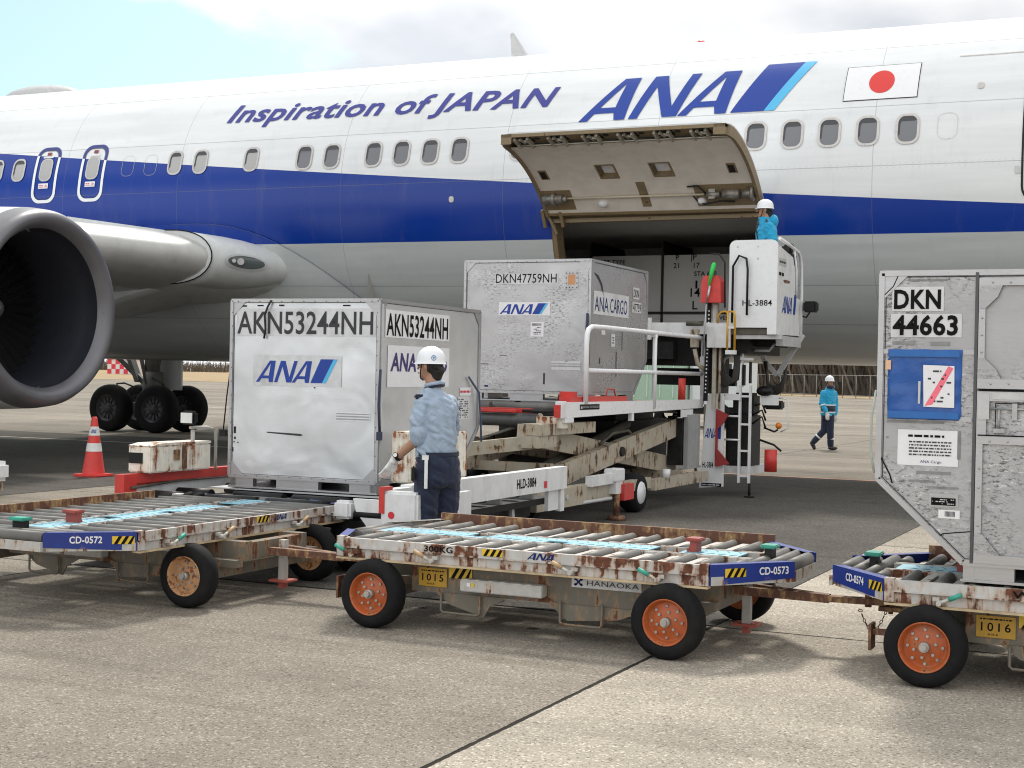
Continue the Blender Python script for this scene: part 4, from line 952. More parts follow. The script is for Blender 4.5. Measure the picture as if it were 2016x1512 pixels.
mb=MB(); mb.tube([(.03,-.02,1.05),(.035,-.04,.9),(.03,-.04,.75),(.04,-.03,.52)],.012,6); mb.box((.015,-.045,.46),(.06,-.02,.53)); mb.build('door_strap',simple('navy_strap',(.035,.045,.09),.7),A,True)
mb=MB(); mb.tube([(-1.47,.0,1.02),(-1.50,.0,.8),(-1.53,0,.5)],.006,6); mb.box((-1.56,-.02,.44),(-1.50,.02,.50)); mb.build('net_strap',darkm,A,True)
mb=MB(); mb.tube([(.02,1.75,1.0),(.04,1.95,.85),(.03,2.02,.6),(.04,2.02,.38)],.010,6); mb.build('net_strap',simple('blue_grey_strap',(.06,.08,.14),.7),A,True)
mb=MB(); mb.beam((0.012,.02,1.60),(0.012,.02,.12),.022,.03); mb.build('corner_post',lgrey,A,True)
# DKN47759NH on the raised platform
B=container('scuffed grey container marked DKN47759NH riding high on the raised loader platform',(-6.3,15.3,1.30),R(1.5),alu2,1.58)
s=stick(F1(-1.20,1.36),.80,.115,offpaper,B); txt('DKN47759NH',F2(-1.185,1.375),.105,ink,s,w=.77,local=True)
s=stick(F1(-1.14,.995),.65,.155,paper,B,'logo_sticker'); logo(F2(-1.13,1.01),.118,.115,s,local=True)
s=stick(F1(-.73,.75),.165,.17,paper,B); mark('bar_code',poly2d([(rect(.02+i*.0135,.125,.02+i*.0135+.006,.155),[]) for i in range(9)]),F2(-.73,.75),ink,s,local=True); mark('small_print',greek(.04,.02,.13,.115,5,3),F2(-.73,.75),greyink,s,local=True)
s=stick(F1(-.31,1.30),.165,.20,steel,B,'vent_plate'); mark('copper_vent',poly2d([(rect(.035,.05,.125,.165),[])]),F2(-.31,1.30),simple('copper',(.5,.25,.12),.35,metal=.6),s,local=True)
mark('screws',poly2d([(rect(x,z,x+.012,z+.012),[]) for x in (.01,.05,.09,.14) for z in (.01,.175)]+[(rect(x,z,x+.012,z+.012),[]) for x in (.01,.14) for z in (.06,.12)]),F2(-.31,1.30),ink,s,local=True)
s=stick(F1(-.46,.37),.36,.10,offpaper,B,'info_strip'); mark('strip_lines',poly2d([(rect(0,.035,.36,.05),[]),(rect(0,.065,.36,.075),[])]),F2(-.46,.37),grey,s,local=True)
mark('black_scrapes',poly2d([([(-.49,.06),(-.36,.045),(-.35,.052),(-.48,.07)],[]),([(-.33,.42),(-.28,.47),(-.24,.475),(-.29,.455)],[]),(rect(-1.36,.42,-1.26,.428),[]),(rect(-.56,.20,-.54,.33),[]),(rect(-1.12,.525,-1.03,.532),[])]),F1(0,0),greyink,B,local=True)
mark('blue_dot',poly2d([(rrect(-1.31,.155,-1.26,.175,.008),[])]),F1(0,0),navyink,B,local=True)
s=stick(S1(.10,1.02),1.22,.27,offpaper,B,'cargo_sticker'); 
txt('ANA',S2(.14,1.06),.17,navyink,s,w=.46,local=True); txt('CARGO',S2(.66,1.06),.17,navyink,s,w=.60,local=True)
s=stick(S1(1.46,1.27),.25,.14,offpaper,B); txt('DKN',S2(1.49,1.29),.10,ink,s,w=.19,local=True)
s=stick(S1(1.45,1.10),.34,.13,offpaper,B); txt('47759',S2(1.48,1.115),.10,ink,s,w=.29,local=True)
s=stick(S1(.38,.79),.13,.07,paper,B); s=stick(S1(.72,.66),.13,.15,paper,B); mark('small_print',greek(.03,.03,.1,.12,3,3),S2(.72,.66),navyink,s,local=True)
mb=MB(); mb.tube([(-.02,-.03,1.02),(-.02,-.05,.85),(.0,-.05,.6),(.0,-.03,.42)],.013,6); mb.build('door_strap',bpy.data.materials['navy_strap'],B,True)
mark('side_scrapes',poly2d([([(.10,1.50),(.25,1.47),(.38,1.38),(.44,1.25),(.41,1.25),(.33,1.37),(.22,1.44)],[]),(rect(.9,.3,.92,.6),[]),(rect(.33,.45,.36,.52),[]),(rect(1.1,.62,1.115,.9),[])]),S1(0,0),greyink,B,local=True)
# DKN44663 on the right-hand dolly, profile towards the camera
C_=container('taped aluminium container marked DKN 44663 with a blue document pouch, on the right hand dolly',(.45,7.93,.558),R(-90),alu3,1.53,-1,True)
# local frame: camera-facing face is x=0; across the photo = -y local
def cf(u,z,eps=.004): return fr((0,-(u-.45)*-1*1.0,z-.558),(0,1,0),(0,0,1),(1,0,0),eps)
def cf(u,z,eps=.004): return fr((0,(u-.45),z-.558),(0,1,0),(0,0,1),(1,0,0),eps)
s=stick(cf(-1.505,1.985),.27,.13,offpaper,C_); txt('DKN',cf(-1.495,2.0,.0065),.098,ink,s,w=.245,bold=.03,local=True)
s=stick(cf(-1.51,1.845),.37,.125,offpaper,C_); txt('44663',cf(-1.50,1.86,.0065),.10,ink,s,w=.34,bold=.03,local=True)
mb=MB(); from mathutils import noise as mnz
gy,gz=28,28; vs=[];fs=[]
for i in range(gy+1):
    for j in range(gz+1):
        y=-1.97+.385*i/gy; z=.847+.375*j/gz; e=min(i,gy-i,j,gz-j)
        d_=.0035 if e==0 else .016+.007*mnz.noise(Vector((y*9,z*14,1)))+.004*mnz.noise(Vector((y*30,z*9,4)))
        vs.append((d_,y+(.004*mnz.noise(Vector((z*12,3,1))) if i in(0,gy) else 0),z+(.004*mnz.noise(Vector((y*12,1,7))) if j in (0,gz) else 0)))
for i in range(gy):
    for j in range(gz): q=i*(gz+1)+j; fs.append((q,q+1,q+gz+2,q+gz+1))
mb.add(vs,fs,0,True); po=mb.build('document_pouch',simple('pouch_blue_vinyl',(.018,.10,.38),.25,var=.2,nscale=9,bmp=.3),C_,True)
mb=MB(); mb.box((.0225,-1.512-.45,1.738-.558),(.030,-1.143-.45,1.776-.558),0,.003); mb.box((.0225,-1.512-.45,1.41-.558),(.032,-1.143-.45,1.45-.558),0,.003); mb.build('pouch_hem',simple('pouch_hem_blue',(.015,.13,.42),.35),po,True)
s=mark('paper_form',poly2d([([(0,0),(.158,-.003),(.155,.218),(-.006,.222)],[])]),cf(-1.325,1.475,.0270),paper,po,local=True)
mark('pink_stroke',poly2d([([(.005,.004),(.045,.012),(.15,.205),(.125,.218)],[])]),cf(-1.325,1.475,.0280),pinkink,s,local=True)
mark('form_print',greek(.02,.02,.14,.2,9,8,.25),cf(-1.325,1.475,.0287),greyink,s,local=True)
mark('green_sleeve',poly2d([(rect(0,0,.012,.12),[])]),cf(-1.355,1.49,.0265),lgrey,po,local=True)
mb=MB(); mb.box((.003,-1.13-.45,1.755-.558),(.006,-1.075-.45,1.78-.558)); mb.box((.003,-1.145-.45,1.40-.558),(.006,-1.08-.45,1.425-.558)); mb.box((.003,-1.555-.45,1.755-.558),(.006,-1.522-.45,1.78-.558)); mb.build('pouch_bracket',aluedge,C_,True)
mark('orange_tape',poly2d([(rect(0,0,.03,.05),[])]),cf(-1.53,1.67,.0265),simple('peach_tape',(.75,.48,.3),.5),po,local=True)
s=stick(cf(-1.46,1.16),.315,.19,paper,C_); mark('heading_print',greek(.055,.145,.25,.172,1,11,1),cf(-1.46,1.16,.0065),ink,s,local=True); mark('small_print',greek(.06,.05,.28,.135,5,12,1),cf(-1.46,1.16,.0065),greyink,s,local=True); txt('ANA Cargo',cf(-1.34,1.175,.0065),.014,navyink,s,w=.11,local=True)
s=stick(cf(-1.29,.945),.15,.07,aluedge,C_,'data_plate'); mark('black_panel',poly2d([(rect(.012,.008,.138,.048),[])]),cf(-1.29,.945,.0065),ink,s,local=True); mark('plate_print',greek(.018,.012,.13,.044,3,5,.6),cf(-1.29,.945,.0075),lgrey,s,local=True)
s=stick(cf(-1.24,.885),.11,.045,paper,C_); mark('bar_code',poly2d([(rect(.034+i*.006,.01,.034+i*.006+.003,.038),[]) for i in range(9)]),cf(-1.24,.885,.0065),ink,s,local=True)
# seam post and door side
mb=MB(); yy=-1.065-.45
mb.box((.003,yy-.008,.10),(.020,yy+.008,1.63)); mb.build('seam_post',simple('dark_seam_metal',(.10,.10,.105),.4,metal=.6),C_,True)
mb=MB()
mb.box((.004,yy+.012,1.56),(.026,0,1.60)); mb.box((.004,yy+.012,1.02),(.030,0,1.07)); mb.box((.004,yy+.012,.955),(.026,0,1.005)); mb.box((.004,yy+.012,.73),(.024,0,.775)); mb.box((.004,yy+.012,.775),(.0235,yy+.06,.955)); mb.box((.004,yy+.012,1.07),(.0225,yy+.045,1.56)); mb.box((.004,yy+.012,.115),(.0225,yy+.045,.73)); mb.box((.004,yy+.012,.105),(.028,0,.150))
mb.build('door_frame',aluedge,C_,True)
mb=MB()
for p_ in ([(yy+.012,1.56),(yy+.13,1.56),(yy+.105,1.50),(yy+.045,1.44),(yy+.012,1.44)],[(yy+.012,1.07),(yy+.13,1.07),(yy+.105,1.12),(yy+.045,1.18),(yy+.012,1.18)],[(yy+.012,.15),(yy+.14,.15),(yy+.05,.26),(yy+.012,.26)]):
    mb.prism(p_,lambda a,b,t_:(t_,a,b),.0235,.0285)
mb.build('door_gusset',alu3,C_,True)
mb=MB(); mb.box((.0235,yy+.02,.86),(.030,yy+.075,.99)); mb.box((.0235,yy+.09,.965),(.033,0,.998)); mb.build('latch_plate',lgrey,C_,True)
mb=MB(); mb.cyl((.03,yy+.08,.915),(.03,yy+.45,.918),.006,8); mb.cyl((.03,yy+.125,.915),(.03,yy+.125,.80),.005,8); mb.box((.0235,yy+.10,.79),(.036,yy+.155,.812)); mb.box((.0235,yy+.19,.86),(.036,yy+.215,.945)); mb.build('latch_rod',steel,C_,True)
mark('dark_joint',poly2d([(rect(0,0,1.5,.012),[]),(rect(0,-.235,1.5,-.228),[]),(rect(.085,-.225,.09,-.06),[]),(rect(.09,-.065,.6,-.06),[])]),cf(-1.045,1.565,.031),ink,C_,local=True)
mb=MB()
for z in [.2+.1*i for i in range(5)]+[1.12+.09*i for i in range(5)]: mb.sphere((.025,yy+.03,z),.006,0,6,4)
for y in [yy+.08+.09*i for i in range(15)]:
    for z,x in ((.745,.026),(1.575,.027),(1.045,.031)): mb.sphere((x,y,z),.006,0,6,4)
mb.build('door_rivets',steel,C_,True)
mb=MB()
p_=[(yy-.17,.245),(yy-.008,.27),(yy-.008,.10),(yy-.05,.12)]
mb.tube([(.006,yy-.165,.235),(.006,yy-.15,.245),(.006,yy-.01,.265)],.003,5); mb.tube([(.006,-2.01,.66),(.006,-1.95,.55),(.006,-1.935,.50)],.0035,5); mb.tube([(.006,-2.01,1.50),(.006,-1.95,1.56),(.006,-1.92,1.63)],.0035,5); mb.build('gusset_edge',ink,C_,True)
mb=MB(); mb.tube([(.01,-2.03,1.0),(.015,-2.05,.85),(.01,-2.05,.65),(.01,-2.03,.55)],.006,6); mb.build('net_strap',simple('pale_strap',(.4,.45,.42),.6),C_,True)
# scraps of tape residue on the near face
rnd=random.Random(8); P=[]
for i in range(120):
    x=rnd.uniform(-1.52,-1.10); z=rnd.choice([rnd.uniform(1.79,1.84),rnd.uniform(1.97,2.16),rnd.uniform(.93,1.15),rnd.uniform(1.36,1.40)]); w_=rnd.uniform(.01,.07); h_=rnd.uniform(.003,.012)
    if z<1.05 and x+w_< -1.56+(1.08-z)*1.15: continue
    if z<1.02 and x+w_>-1.27: continue
    x1=min(x+w_,-1.09); q=rnd.uniform(-.004,.004)
    P.append(([(x,z),(x1,z+q),(x1-.004,z+h_+q),((x+x1)/2,z+h_*rnd.uniform(.6,1.3)),(x+.003,z+h_)],[]))
otg=simple('old_tape_grey',(.27,.27,.27),.6,metal=.3,var=.3)
mark('tape_strip',poly2d([(rect(x,z,x+w_,z+h_),[]) for x,z,w_,h_ in ((-1.50,1.805,.12,.018),(-1.30,1.80,.10,.022),(-1.17,1.42,.018,.20),(-1.52,1.385,.30,.014),(-1.15,1.20,.016,.15),(-1.36,1.115,.18,.016),(-1.40,1.07,.14,.012),(-1.30,1.04,.16,.012),(-1.42,2.145,.20,.01))]),cf(0,0,.0045),otg,C_,local=True)

# ------------------------------------------------------------------ roller-deck dollies
def wheel(parent,c,face,rim,r=.215,w_=.135,name='wheel',local=True,bolts=True):
    """tyre (part) > rim, hub; face=-1 outer side towards -Y"""
    cx,cy,cz_=c; h_=w_/2
    mb=MB(); mb.lathe([(-h_+.012,r*.60),(-h_,r*.66),(-h_-.002,r*.84),(-h_+.012,r*.93),(-h_*.55,r*.995),(0,r),(h_*.55,r*.995),(h_-.012,r*.93),(h_,r*.84),(h_,r*.66),(h_-.012,r*.60)],(cx,cy,cz_),(0,1,0),48)
    for k in (-.35,0,.35): pass
    t_=mb.build(name,tyre,parent,local)
    s=face; mb=MB()
    mb.lathe([(s*(h_-.010),r*.63),(s*(h_+.001),r*.615),(s*(h_-.012),r*.575),(s*(h_-.055),r*.53),(s*(h_-.060),r*.50),(s*(h_-.045),r*.40),(s*(h_-.040),r*.20),(s*(h_-.03),.0)],(cx,cy,cz_),(0,1,0),40)
    mb.lathe([(-s*(h_-.01),r*.62),(-s*(h_-.05),r*.5),(-s*(h_-.05),0)],(cx,cy,cz_),(0,1,0),24)
    for i in range(6):
        a=2*PI*i/6+.3; q=(cx+.058*math.cos(a),cz_+.058*math.sin(a)); mb.cyl((q[0],cy+s*(h_-.05),q[1]),(q[0],cy+s*(h_-.028),q[1]),.0085,6,mi=1)
    for i in range(8):
        a=2*PI*i/8; q=(cx+.090*math.cos(a),cz_+.090*math.sin(a)); mb.cyl((q[0],cy+s*(h_-.055),q[1]),(q[0],cy+s*(h_-.038),q[1]),.0085,6,mi=1)
    rm=mb.build('rim',[rim,hubm],t_,local,False)
    mb=MB(); mb.cyl((cx,cy+s*(h_-.045),cz_),(cx,cy+s*(h_+.004),cz_),.030,14,r2=.026); mb.cyl((cx,cy+s*(h_+.004),cz_),(cx,cy+s*(h_+.022),cz_),.020,6)
    mb.build('hub',hubm,t_,local,False)
    return t_
hubm=simple('hub_metal',(.42,.40,.37),.4,metal=.5,var=.3,dirt=.3)
def dolly(label,u,deck_ang,dc,hw,sx,number,plateno,rims,rail_text,far=(None,None)):
    r=thing('container_dolly',label,'dolly',(u,8.58,0),0,'roller deck container dollies')
    # chassis
    mb=MB()
    for y in (-.34,.34): mb.box((-1.16,y-.04,.285),(1.16,y+.04,.415))
    for x in (-1.12,-.5,.5,1.12): mb.box((x-.04,-.30,.295),(x+.04,.30,.405))
    for x in (-.975,.975): mb.box((x-.05,-.62,.17),(x+.05,.62,.25)); mb.cyl((x,-.72,.215),(x,.72,.215),.035,10); mb.box((x-.2,-.50,.25),(x+.2,-.42,.30)); mb.box((x-.2,.42,.25),(x+.2,.50,.30))
    mb.build('chassis',chass,r,True)
    mb=MB(); mb.lathe([(0,.46),(0,.52),(.03,.52),(.03,.46)],(0,0,.415),(0,0,1),40); mb.build('turntable_ring',darkm,r,True)
    mb=MB(); mb.box((-.80,-.565,.225),(.80,-.545,.432)); mb.box((-.80,.545,.225),(.80,.565,.432))
    for x0,x1 in ((-.62,-.22),(.18,.62)):
        for y in (-.575,.575): mb.prism([(x0,.23),(x1+.10,.23),(x1-.02,.17),(x1-.06,.10),(x0+.1,.16)] if x0<0 else [(x0-.12,.30),(x0+.02,.23),(x1+.16,.23),(x1-.02,.16),(x0+.10,.13),(x0+.06,.16)],lambda a,b,t_:(a,t_,b),y-.006,y+.006)
    mb.build('skirt',chass,r,True)
    for x0,x1,zt_ in ((-.57,-.30,.23),(.24,.51,.25)):
        mb=MB(); mb.tube([(x0,-.60,zt_),(x0,-.60,.125),(x0+.015,-.60,.11),(x1-.015,-.60,.11),(x1,-.60,.125),(x1,-.60,zt_)],.0085,7); mb.build('guard_loop',chass,r,True)
    b_=MB().box((-.41,-.66,.262),(.145,-.58,.335),0,.006).build('tool_box',wrust2,r,True)
    for i,x in enumerate((-.36,-.33)): mark('reflector',poly2d([(rect(0,0,.022,.022),[])]),fr((x,-.66,.295),(1,0,0),(0,0,1),(0,-1,0),.003),(paper,yellow)[i],b_,local=True)
    n_=mark('number_plate',poly2d([(rect(0,0,.20,.115),[])]),fr((-.745,-.565,.262),(1,0,0),(0,0,1),(0,-1,0),.010),plate,r,local=True)
    fnp=fr((-.745,-.565,.262),(1,0,0),(0,0,1),(0,-1,0),.0125)
    vs,fs=text2d(plateno,.044,bold=.01,spacing=1.3); mark('plate_lettering',([(x+.025,y+.035) for x,y in fit(vs,.15)],fs),fnp,ink,n_,local=True)
    vs,fs=text2d('ANA',.014,spacing=1.5); mark('plate_lettering',([(x+.06,y+.010) for x,y in vs],fs),fnp,ink,n_,local=True)
    mark('plate_lettering',greek(.02,.09,.18,.106,1,4,1),fnp,ink,n_,local=True)
    z_=mark('hazard_panel',poly2d([(rect(-.53,.325,-.37,.40),[])]),fr((0,-.565,0),(1,0,0),(0,0,1),(0,-1,0),.008),yellow,r,local=True); mark('hazard_bars',hazard(-.53,.325,-.37,.40,3),fr((0,-.565,0),(1,0,0),(0,0,1),(0,-1,0),.0105),ink,z_,local=True)
    m_=mark('maker_panel',poly2d([(rect(.30,.335,.745,.405),[])]),fr((0,-.565,0),(1,0,0),(0,0,1),(0,-1,0),.006),offpaper,r,local=True)
    f_=fr((.40,-.565,.352),(1,0,0),(0,0,1),(0,-1,0),.0095); vs,fs=text2d('HANAOKA',.030); mark('lettering',(fit(vs,.33),fs),f_,greyink,m_,local=True)
    f_=fr((.345,-.565,.368),(1,0,0),(0,0,1),(0,-1,0),.0095)
    cr=lambda cx,cy,q:[(cx+q*math.cos(2*PI*i/10),cy+q*math.sin(2*PI*i/10)) for i in range(10)]
    mark('emblem',poly2d([([(-.024,.018),(-.012,.02),(0,.006),(.012,.02),(.024,.018),(.008,0),(.024,-.018),(.012,-.02),(0,-.006),(-.012,-.02),(-.024,-.018),(-.008,0)],[]),(cr(-.02,.016,.008),[]),(cr(.02,.016,.008),[]),(cr(-.02,-.016,.008),[]),(cr(.02,-.016,.008),[])]),f_,navyink,m_,local=True)
    for x in (-.975,.975):
        for s in (-1,1): wheel(r,(x,s*.745,.215),s,rims)
    for s in (-1,1):
        mb=MB(); mb.box((-1.29,s*.62-.06,.15),(-1.275,s*.62+.06,.29)); mb.box((-1.28,s*.62-.02,.23),(-1.1,s*.62+.02,.26)); mb.build('mud_flap',rustm,r,True)
    # tow bar, coupler, jack
    mb=MB(); mb.beam((1.10,-.10,.33),(1.72,0,.31),.05,.05); mb.beam((1.10,.10,.33),(1.72,0,.31),.05,.05); mb.beam((1.62,0,.31),(2.06,0,.315),.07,.035); mb.cyl((1.95,0,.28),(1.95,0,.36),.02,10); mb.build('tow_bar',rustm,r,True)
    mb=MB(); mb.box((-1.36,-.06,.27),(-1.12,.06,.295)); mb.box((-1.36,-.06,.335),(-1.12,.06,.36)); mb.cyl((-1.30,0,.25),(-1.30,0,.42),.014,8); mb.build('coupler',rustm,r,True)
    mb=MB(); mb.box((1.195,-.025,.12),(1.245,.025,.40)); j=mb.build('jack_stand',wrust2,r,True); mb=MB(); mb.box((1.14,-.07,.105),(1.30,.07,.12),0,.004); mb.box((1.20,-.03,.06),(1.24,.03,.105)); mb.build('jack_foot',simple('faded_red_%d'%int(-u*10),(.42,.10,.07),.6,dirt=.3),j,True)
    mb=MB()
    for k in range(13):
        t_=k/12; p=Vector((2.07+.12*t_*(-1.2),-.1,.27-.11*math.sin(PI*t_))); q=Vector((2.07+.12*(t_+.07)*(-1.2),-.1,.27-.11*math.sin(PI*min(1,t_+.07))))
        d_=(q-p).normalized(); o_=Vector((0,1,0)) if k%2 else d_.cross(Vector((0,1,0)))
        ring=[p+d_*.012*math.cos(2*PI*i/10)+o_*.007*math.sin(2*PI*i/10) for i in range(10)]; mb.tube(ring,.0028,5,closed=True)
    mb.build('chain',rustm,r,True)
    # deck, in its own frame, then turned
    T=Matrix.Translation((dc-u,-.02,0))@Matrix.Rotation(deck_ang,4,'Z')
    hl=1.23; eL,eR=(.20,.38) if sx>0 else (.38,.20); q=.44
    def B(mb,name,mat,parent=None): return mb.xf(T).build(name,mat,parent or r,True)
    def lfn(f): return lambda a,b:T@Vector(f(a,b))
    mb=MB(); mb.box((-hl,-hw-.001,.490),(hl,-hw+.035,.546)); mb.box((-hl,-hw+.010,.425),(hl,-hw+.03,.4898)); 
    mb.beam((-hl,-hw-.004,.489),(hl,-hw-.004,.489),.012,.010)
    for x in (-hl+.0,hl-.05): mb.box((x,-hw-.012,.43),(x+.05,-hw+.04,.556))
    nr=B(mb,'side_rail',wrust)
    mb=MB(); mb.box((-hl,-hw-.014,.413),(hl,-hw+.045,.4245)); B(mb,'bottom_flange',simple('flange_cream_%d'%int(-u*10),(.56,.44,.27),.55,var=.25,dirt=.5,nscale=12),nr)
    f0,f1=far if far[0] is not None else (-hl,hl)
    mb=MB(); mb.box((f0,hw-.01,.50),(f1,hw+.02,.592)); mb.box((f0,hw-.035,.50),(f1,hw-.0105,.512)); B(mb,'far_rail',rustm)
    mb=MB(); mb.box((-hl,hw-.05,.43),(hl,hw-.012,.498)); 
    for y in (-hw+.05,-.21,-.16,.10,.15): mb.box((-hl-(.10 if y>-hw+.1 else 0),y,.47),(hl+(.10 if y>-hw+.1 else 0),y+.018,.538))
    for y in (-.5,.0,.5): mb.box((-hl,y*hw*1.4-.02,.426),(hl,y*hw*1.4+.02,.468))
    for e_,s in ((eL,-1),(eR,1)): mb.beam((s*hl,-hw+.02,.455),(s*(hl+e_-.03),-hw+q,.455),.03,.05); mb.beam((s*hl,hw-.02,.455),(s*(hl+e_-.03),hw-q,.455),.03,.05); mb.box((s*(hl+e_)-.02,-hw+q,.43),(s*(hl+e_)+.0,hw-q,.49)); mb.box((s*hl-.02,-hw+.04,.43),(s*hl+.02,hw-.05,.50))
    mb.build if 0 else None
    B(mb,'deck_frame',wrust2)
    nb=14; pitch=2*hl/nb
    mb=MB(); mb2_=MB()
    for i in range(nb+1):
        x=-hl+pitch*i
        if 0<i<nb:
            mb.box((x-.024,-hw+.05,.512),(x+.024,-.19,.526)); mb2_.box((x-.024,.12,.512),(x+.024,hw-.04,.526))
    B(mb,'cross_plates',wrust2); B(mb2_,'cross_plates',wrust2)
    proto={}
    for side_,(y0,y1) in (('n',(-hw+.055,-.20)),('f',(.125,hw-.045))):
        me=None
        for i in range(nb):
            x=-hl+pitch*(i+.5)
            if me is None:
                mb=MB(); mb.cyl((0,y0,0),(0,y1,0),.036,14); mb.cyl((0,y0-.012,0),(0,y1+.012,0),.010,8); me=mb.mesh('roller',rollerm)
            o=bpy.data.objects.new('roller',me); COL.objects.link(o); o.parent=r; o.matrix_local=T@Matrix.Translation((x,0,.512))
    # end rollers
    for s,e_ in ((-1,eL),(1,eR)):
        for k,dx in enumerate((e_-.045,e_-.135,e_-.225)):
            if dx<.02: continue
            yy_=hw-q+ (e_-.045-dx)*1.1
            me=MB(); me.cyl((0,-yy_+.02,0),(0,yy_-.02,0),.040,16); me=me.mesh('roller',rollerm)
            o=bpy.data.objects.new('roller',me); COL.objects.link(o); o.parent=r; o.matrix_local=T@Matrix.Translation((s*(hl+dx),0,.510))
        if e_>.3:
            for yv in (-.36,.36): 
                me=MB(); me.cyl((0,yv-.10,0),(0,yv+.10,0),.034,14); me=me.mesh('roller',rollerm); o=bpy.data.objects.new('roller',me); COL.objects.link(o); o.parent=r; o.matrix_local=T@Matrix.Translation((s*(hl+.08),0,.510))
    mb=MB(); hw2=.03
    for x0,x1 in ((-hl-.05,-.62),(-.48,-.05),(.09,.66),(.86,hl)):
        mb.box((x0,-.140,.530),(x1,.098,.537))
    mb.box((-.62,-.140,.530),(-.48,-.06,.537)); mb.box((-.05,-.02,.530),(.09,.098,.537))
    B(mb,'walkway_plate',skyb)
    mb=MB()
    for i in range(34):
        x=-hl+.03+i*.072
        if not(.64<x<.86): mb.beam((x,-.12,.5385),(x+.03,-.06,.5385),.006,.002); mb.beam((x+.03,.02,.5385),(x,.08,.5385),.006,.002)
    B(mb,'tread_bars',simple('tread_blue_%d'%int(-u*10),(.12,.33,.42),.5),)
    # corner guards
    for s,e_ in ((-1,eL),(1,eR)):
        for sy in (-1,1):
            if e_<.3 and sy==1: mt=wrust2
            else: mt=bluep
            p=Vector((s*(hl+.005),sy*(hw-.005),0)); t_=Vector((s*(hl+e_),sy*(hw-q),0)); zt_,zb_=(.548,.455) if e_>.3 else (.548,.505)
            d_=(t_-p).normalized(); nn=Vector((d_.y,-d_.x,0)); 
            if nn.dot(Vector((s,sy,0)))<0: nn=-nn
            mb=MB(); mb.add([tuple(p+Vector((0,0,zb_-.025 if e_>.3 else zb_))),tuple(t_+Vector((0,0,zb_))),tuple(t_+Vector((0,0,zt_))),tuple(p+Vector((0,0,zt_))),
                 *[tuple(v_-nn*.012) for v_ in (p+Vector((0,0,zb_-.025 if e_>.3 else zb_)),t_+Vector((0,0,zb_)),t_+Vector((0,0,zt_)),p+Vector((0,0,zt_)))]],[(0,1,2,3),(7,6,5,4),(0,4,5,1),(1,5,6,2),(2,6,7,3),(3,7,4,0)])
            mb.add([tuple(p+Vector((0,0,zt_+.001))),tuple(t_+Vector((0,0,zt_+.001))),tuple(t_-nn*.06-d_*.05+Vector((0,0,zt_+.001))),tuple(p-nn*.06+Vector((0,0,zt_+.001)))],[(0,1,2,3)])
            cg=B(mb,'corner_guard',mt)
            if e_>.3 and sy==-1:
                o_,xd=(p,d_) if s>0 else (t_,-d_)
                Lc=(t_-p).length; zz=.474
                f_=lfn(fr(o_+Vector((0,0,zz)),xd,(0,0,1),nn,.003))
                a0,a1,h0_=(.28,.50,0) if s>0 else (.19,.19,0)
                vs,fs=text2d(number,.042,bold=.025); tw=.20
                xs=.33 if s>0 else .16
                mark('number_lettering',([(x+xs,y+.008) for x,y in fit(vs,tw)],fs),f_,paper,cg,local=True)
                hx=.10 if s>0 else .42
                mark('hazard_field',poly2d([(rect(hx,0,hx+.14,.05),[])]),f_,yellow,cg,local=True); mark('hazard_bars',hazard(hx,0,hx+.14,.05,3),lfn(fr(o_+Vector((0,0,zz)),xd,(0,0,1),nn,.005)),ink,cg,local=True)
    # stops
    for x,mt,h_ in ((sx*.93,red_dull,.60),(sx*1.40 if sx>0 else -1.42,greenp,.59)):
        mb=MB(); mb.box((x-.02,-.075,.47),(x+.02,.03,h_)); mb.prism([(x-.075*sx,.50),(x-.02*sx,.50),(x-.02*sx,h_-.02)],lambda a,b,t_2:(a,t_2,b),-.06,.015); st=B(mb,'stop_block',darkm if mt is greenp else mt)
        mb=MB(); mb.box((x-.05,-.085,h_),(x+.045,.04,h_+.022),0,.006); B(mb,'stop_cap',mt,st)
    # levers on the near rail
    for x,mt in ((-1.10,greenp),(-.53,tanp),(.40,tanp),(.94,greenp)):
        x*=1; xx=x*(1 if sx>0 else -1); s=sx
        mb=MB(); p=Vector((xx,-hw-.045,.447)); e2=Vector((xx-s*.115,-hw-.05,.502)); mid=p.lerp(e2,.45)
        mb.cyl(p,mid,.0095,10); mb.cyl((xx,-hw+.02,.447),(xx,-hw-.06,.447),.014,12); mb.box((xx+.0,-hw-.03,.455),(xx+.035*s,-hw-.005,.475)); lv=B(mb,'lever',wrust2)
        mb=MB(); mb.cyl(mid,e2,.0125,10); B(mb,'grip',mt,lv)
    for kind_,x0,w_,h_ in rail_text:
        f_=lfn(fr((x0,-hw-.001,.500),(1,0,0),(0,0,1),(0,-1,0),.004)); f2_=lfn(fr((x0,-hw-.001,.500),(1,0,0),(0,0,1),(0,-1,0),.006))
        if kind_=='hz': z_=mark('hazard_field',poly2d([(rect(0,0,w_,.042),[])]),f_,yellow,nr,local=True); mark('hazard_bars',hazard(0,0,w_,.042,3),f2_,ink,z_,local=True)
        elif kind_=='logo': mark('rail_logo',([(x*w_/3.44,y*.04) for x,y in LET[0]],LET[1]),f_,navyink,nr,local=True)
        else: vs,fs=text2d(kind_,.036,bold=.02); mark('rail_lettering',(fit(vs,w_),fs),f_,ink,nr,local=True)
    return r
red_dull=simple('dull_red_stop',(.32,.06,.045),.55,dirt=.3)
d2=dolly('empty container dolly marked CD-0573 with orange wheel rims, in the middle of the photo',-3.68,0,-3.71,.70,1,'CD-0573','1015',orange,[('300KG',-.60,.20,0),('hz',-.20,.14,0),('logo',.10,.17,0)])
d1=dolly('empty container dolly marked CD-0572 with its deck turned crosswise and rusty pale rims',-7.06,R(90),-6.93,.83,-1,'CD-0572','1014',rimrust,[('hz',.05,.15,0),('logo',.27,.15,0)],(-1.23,.95))
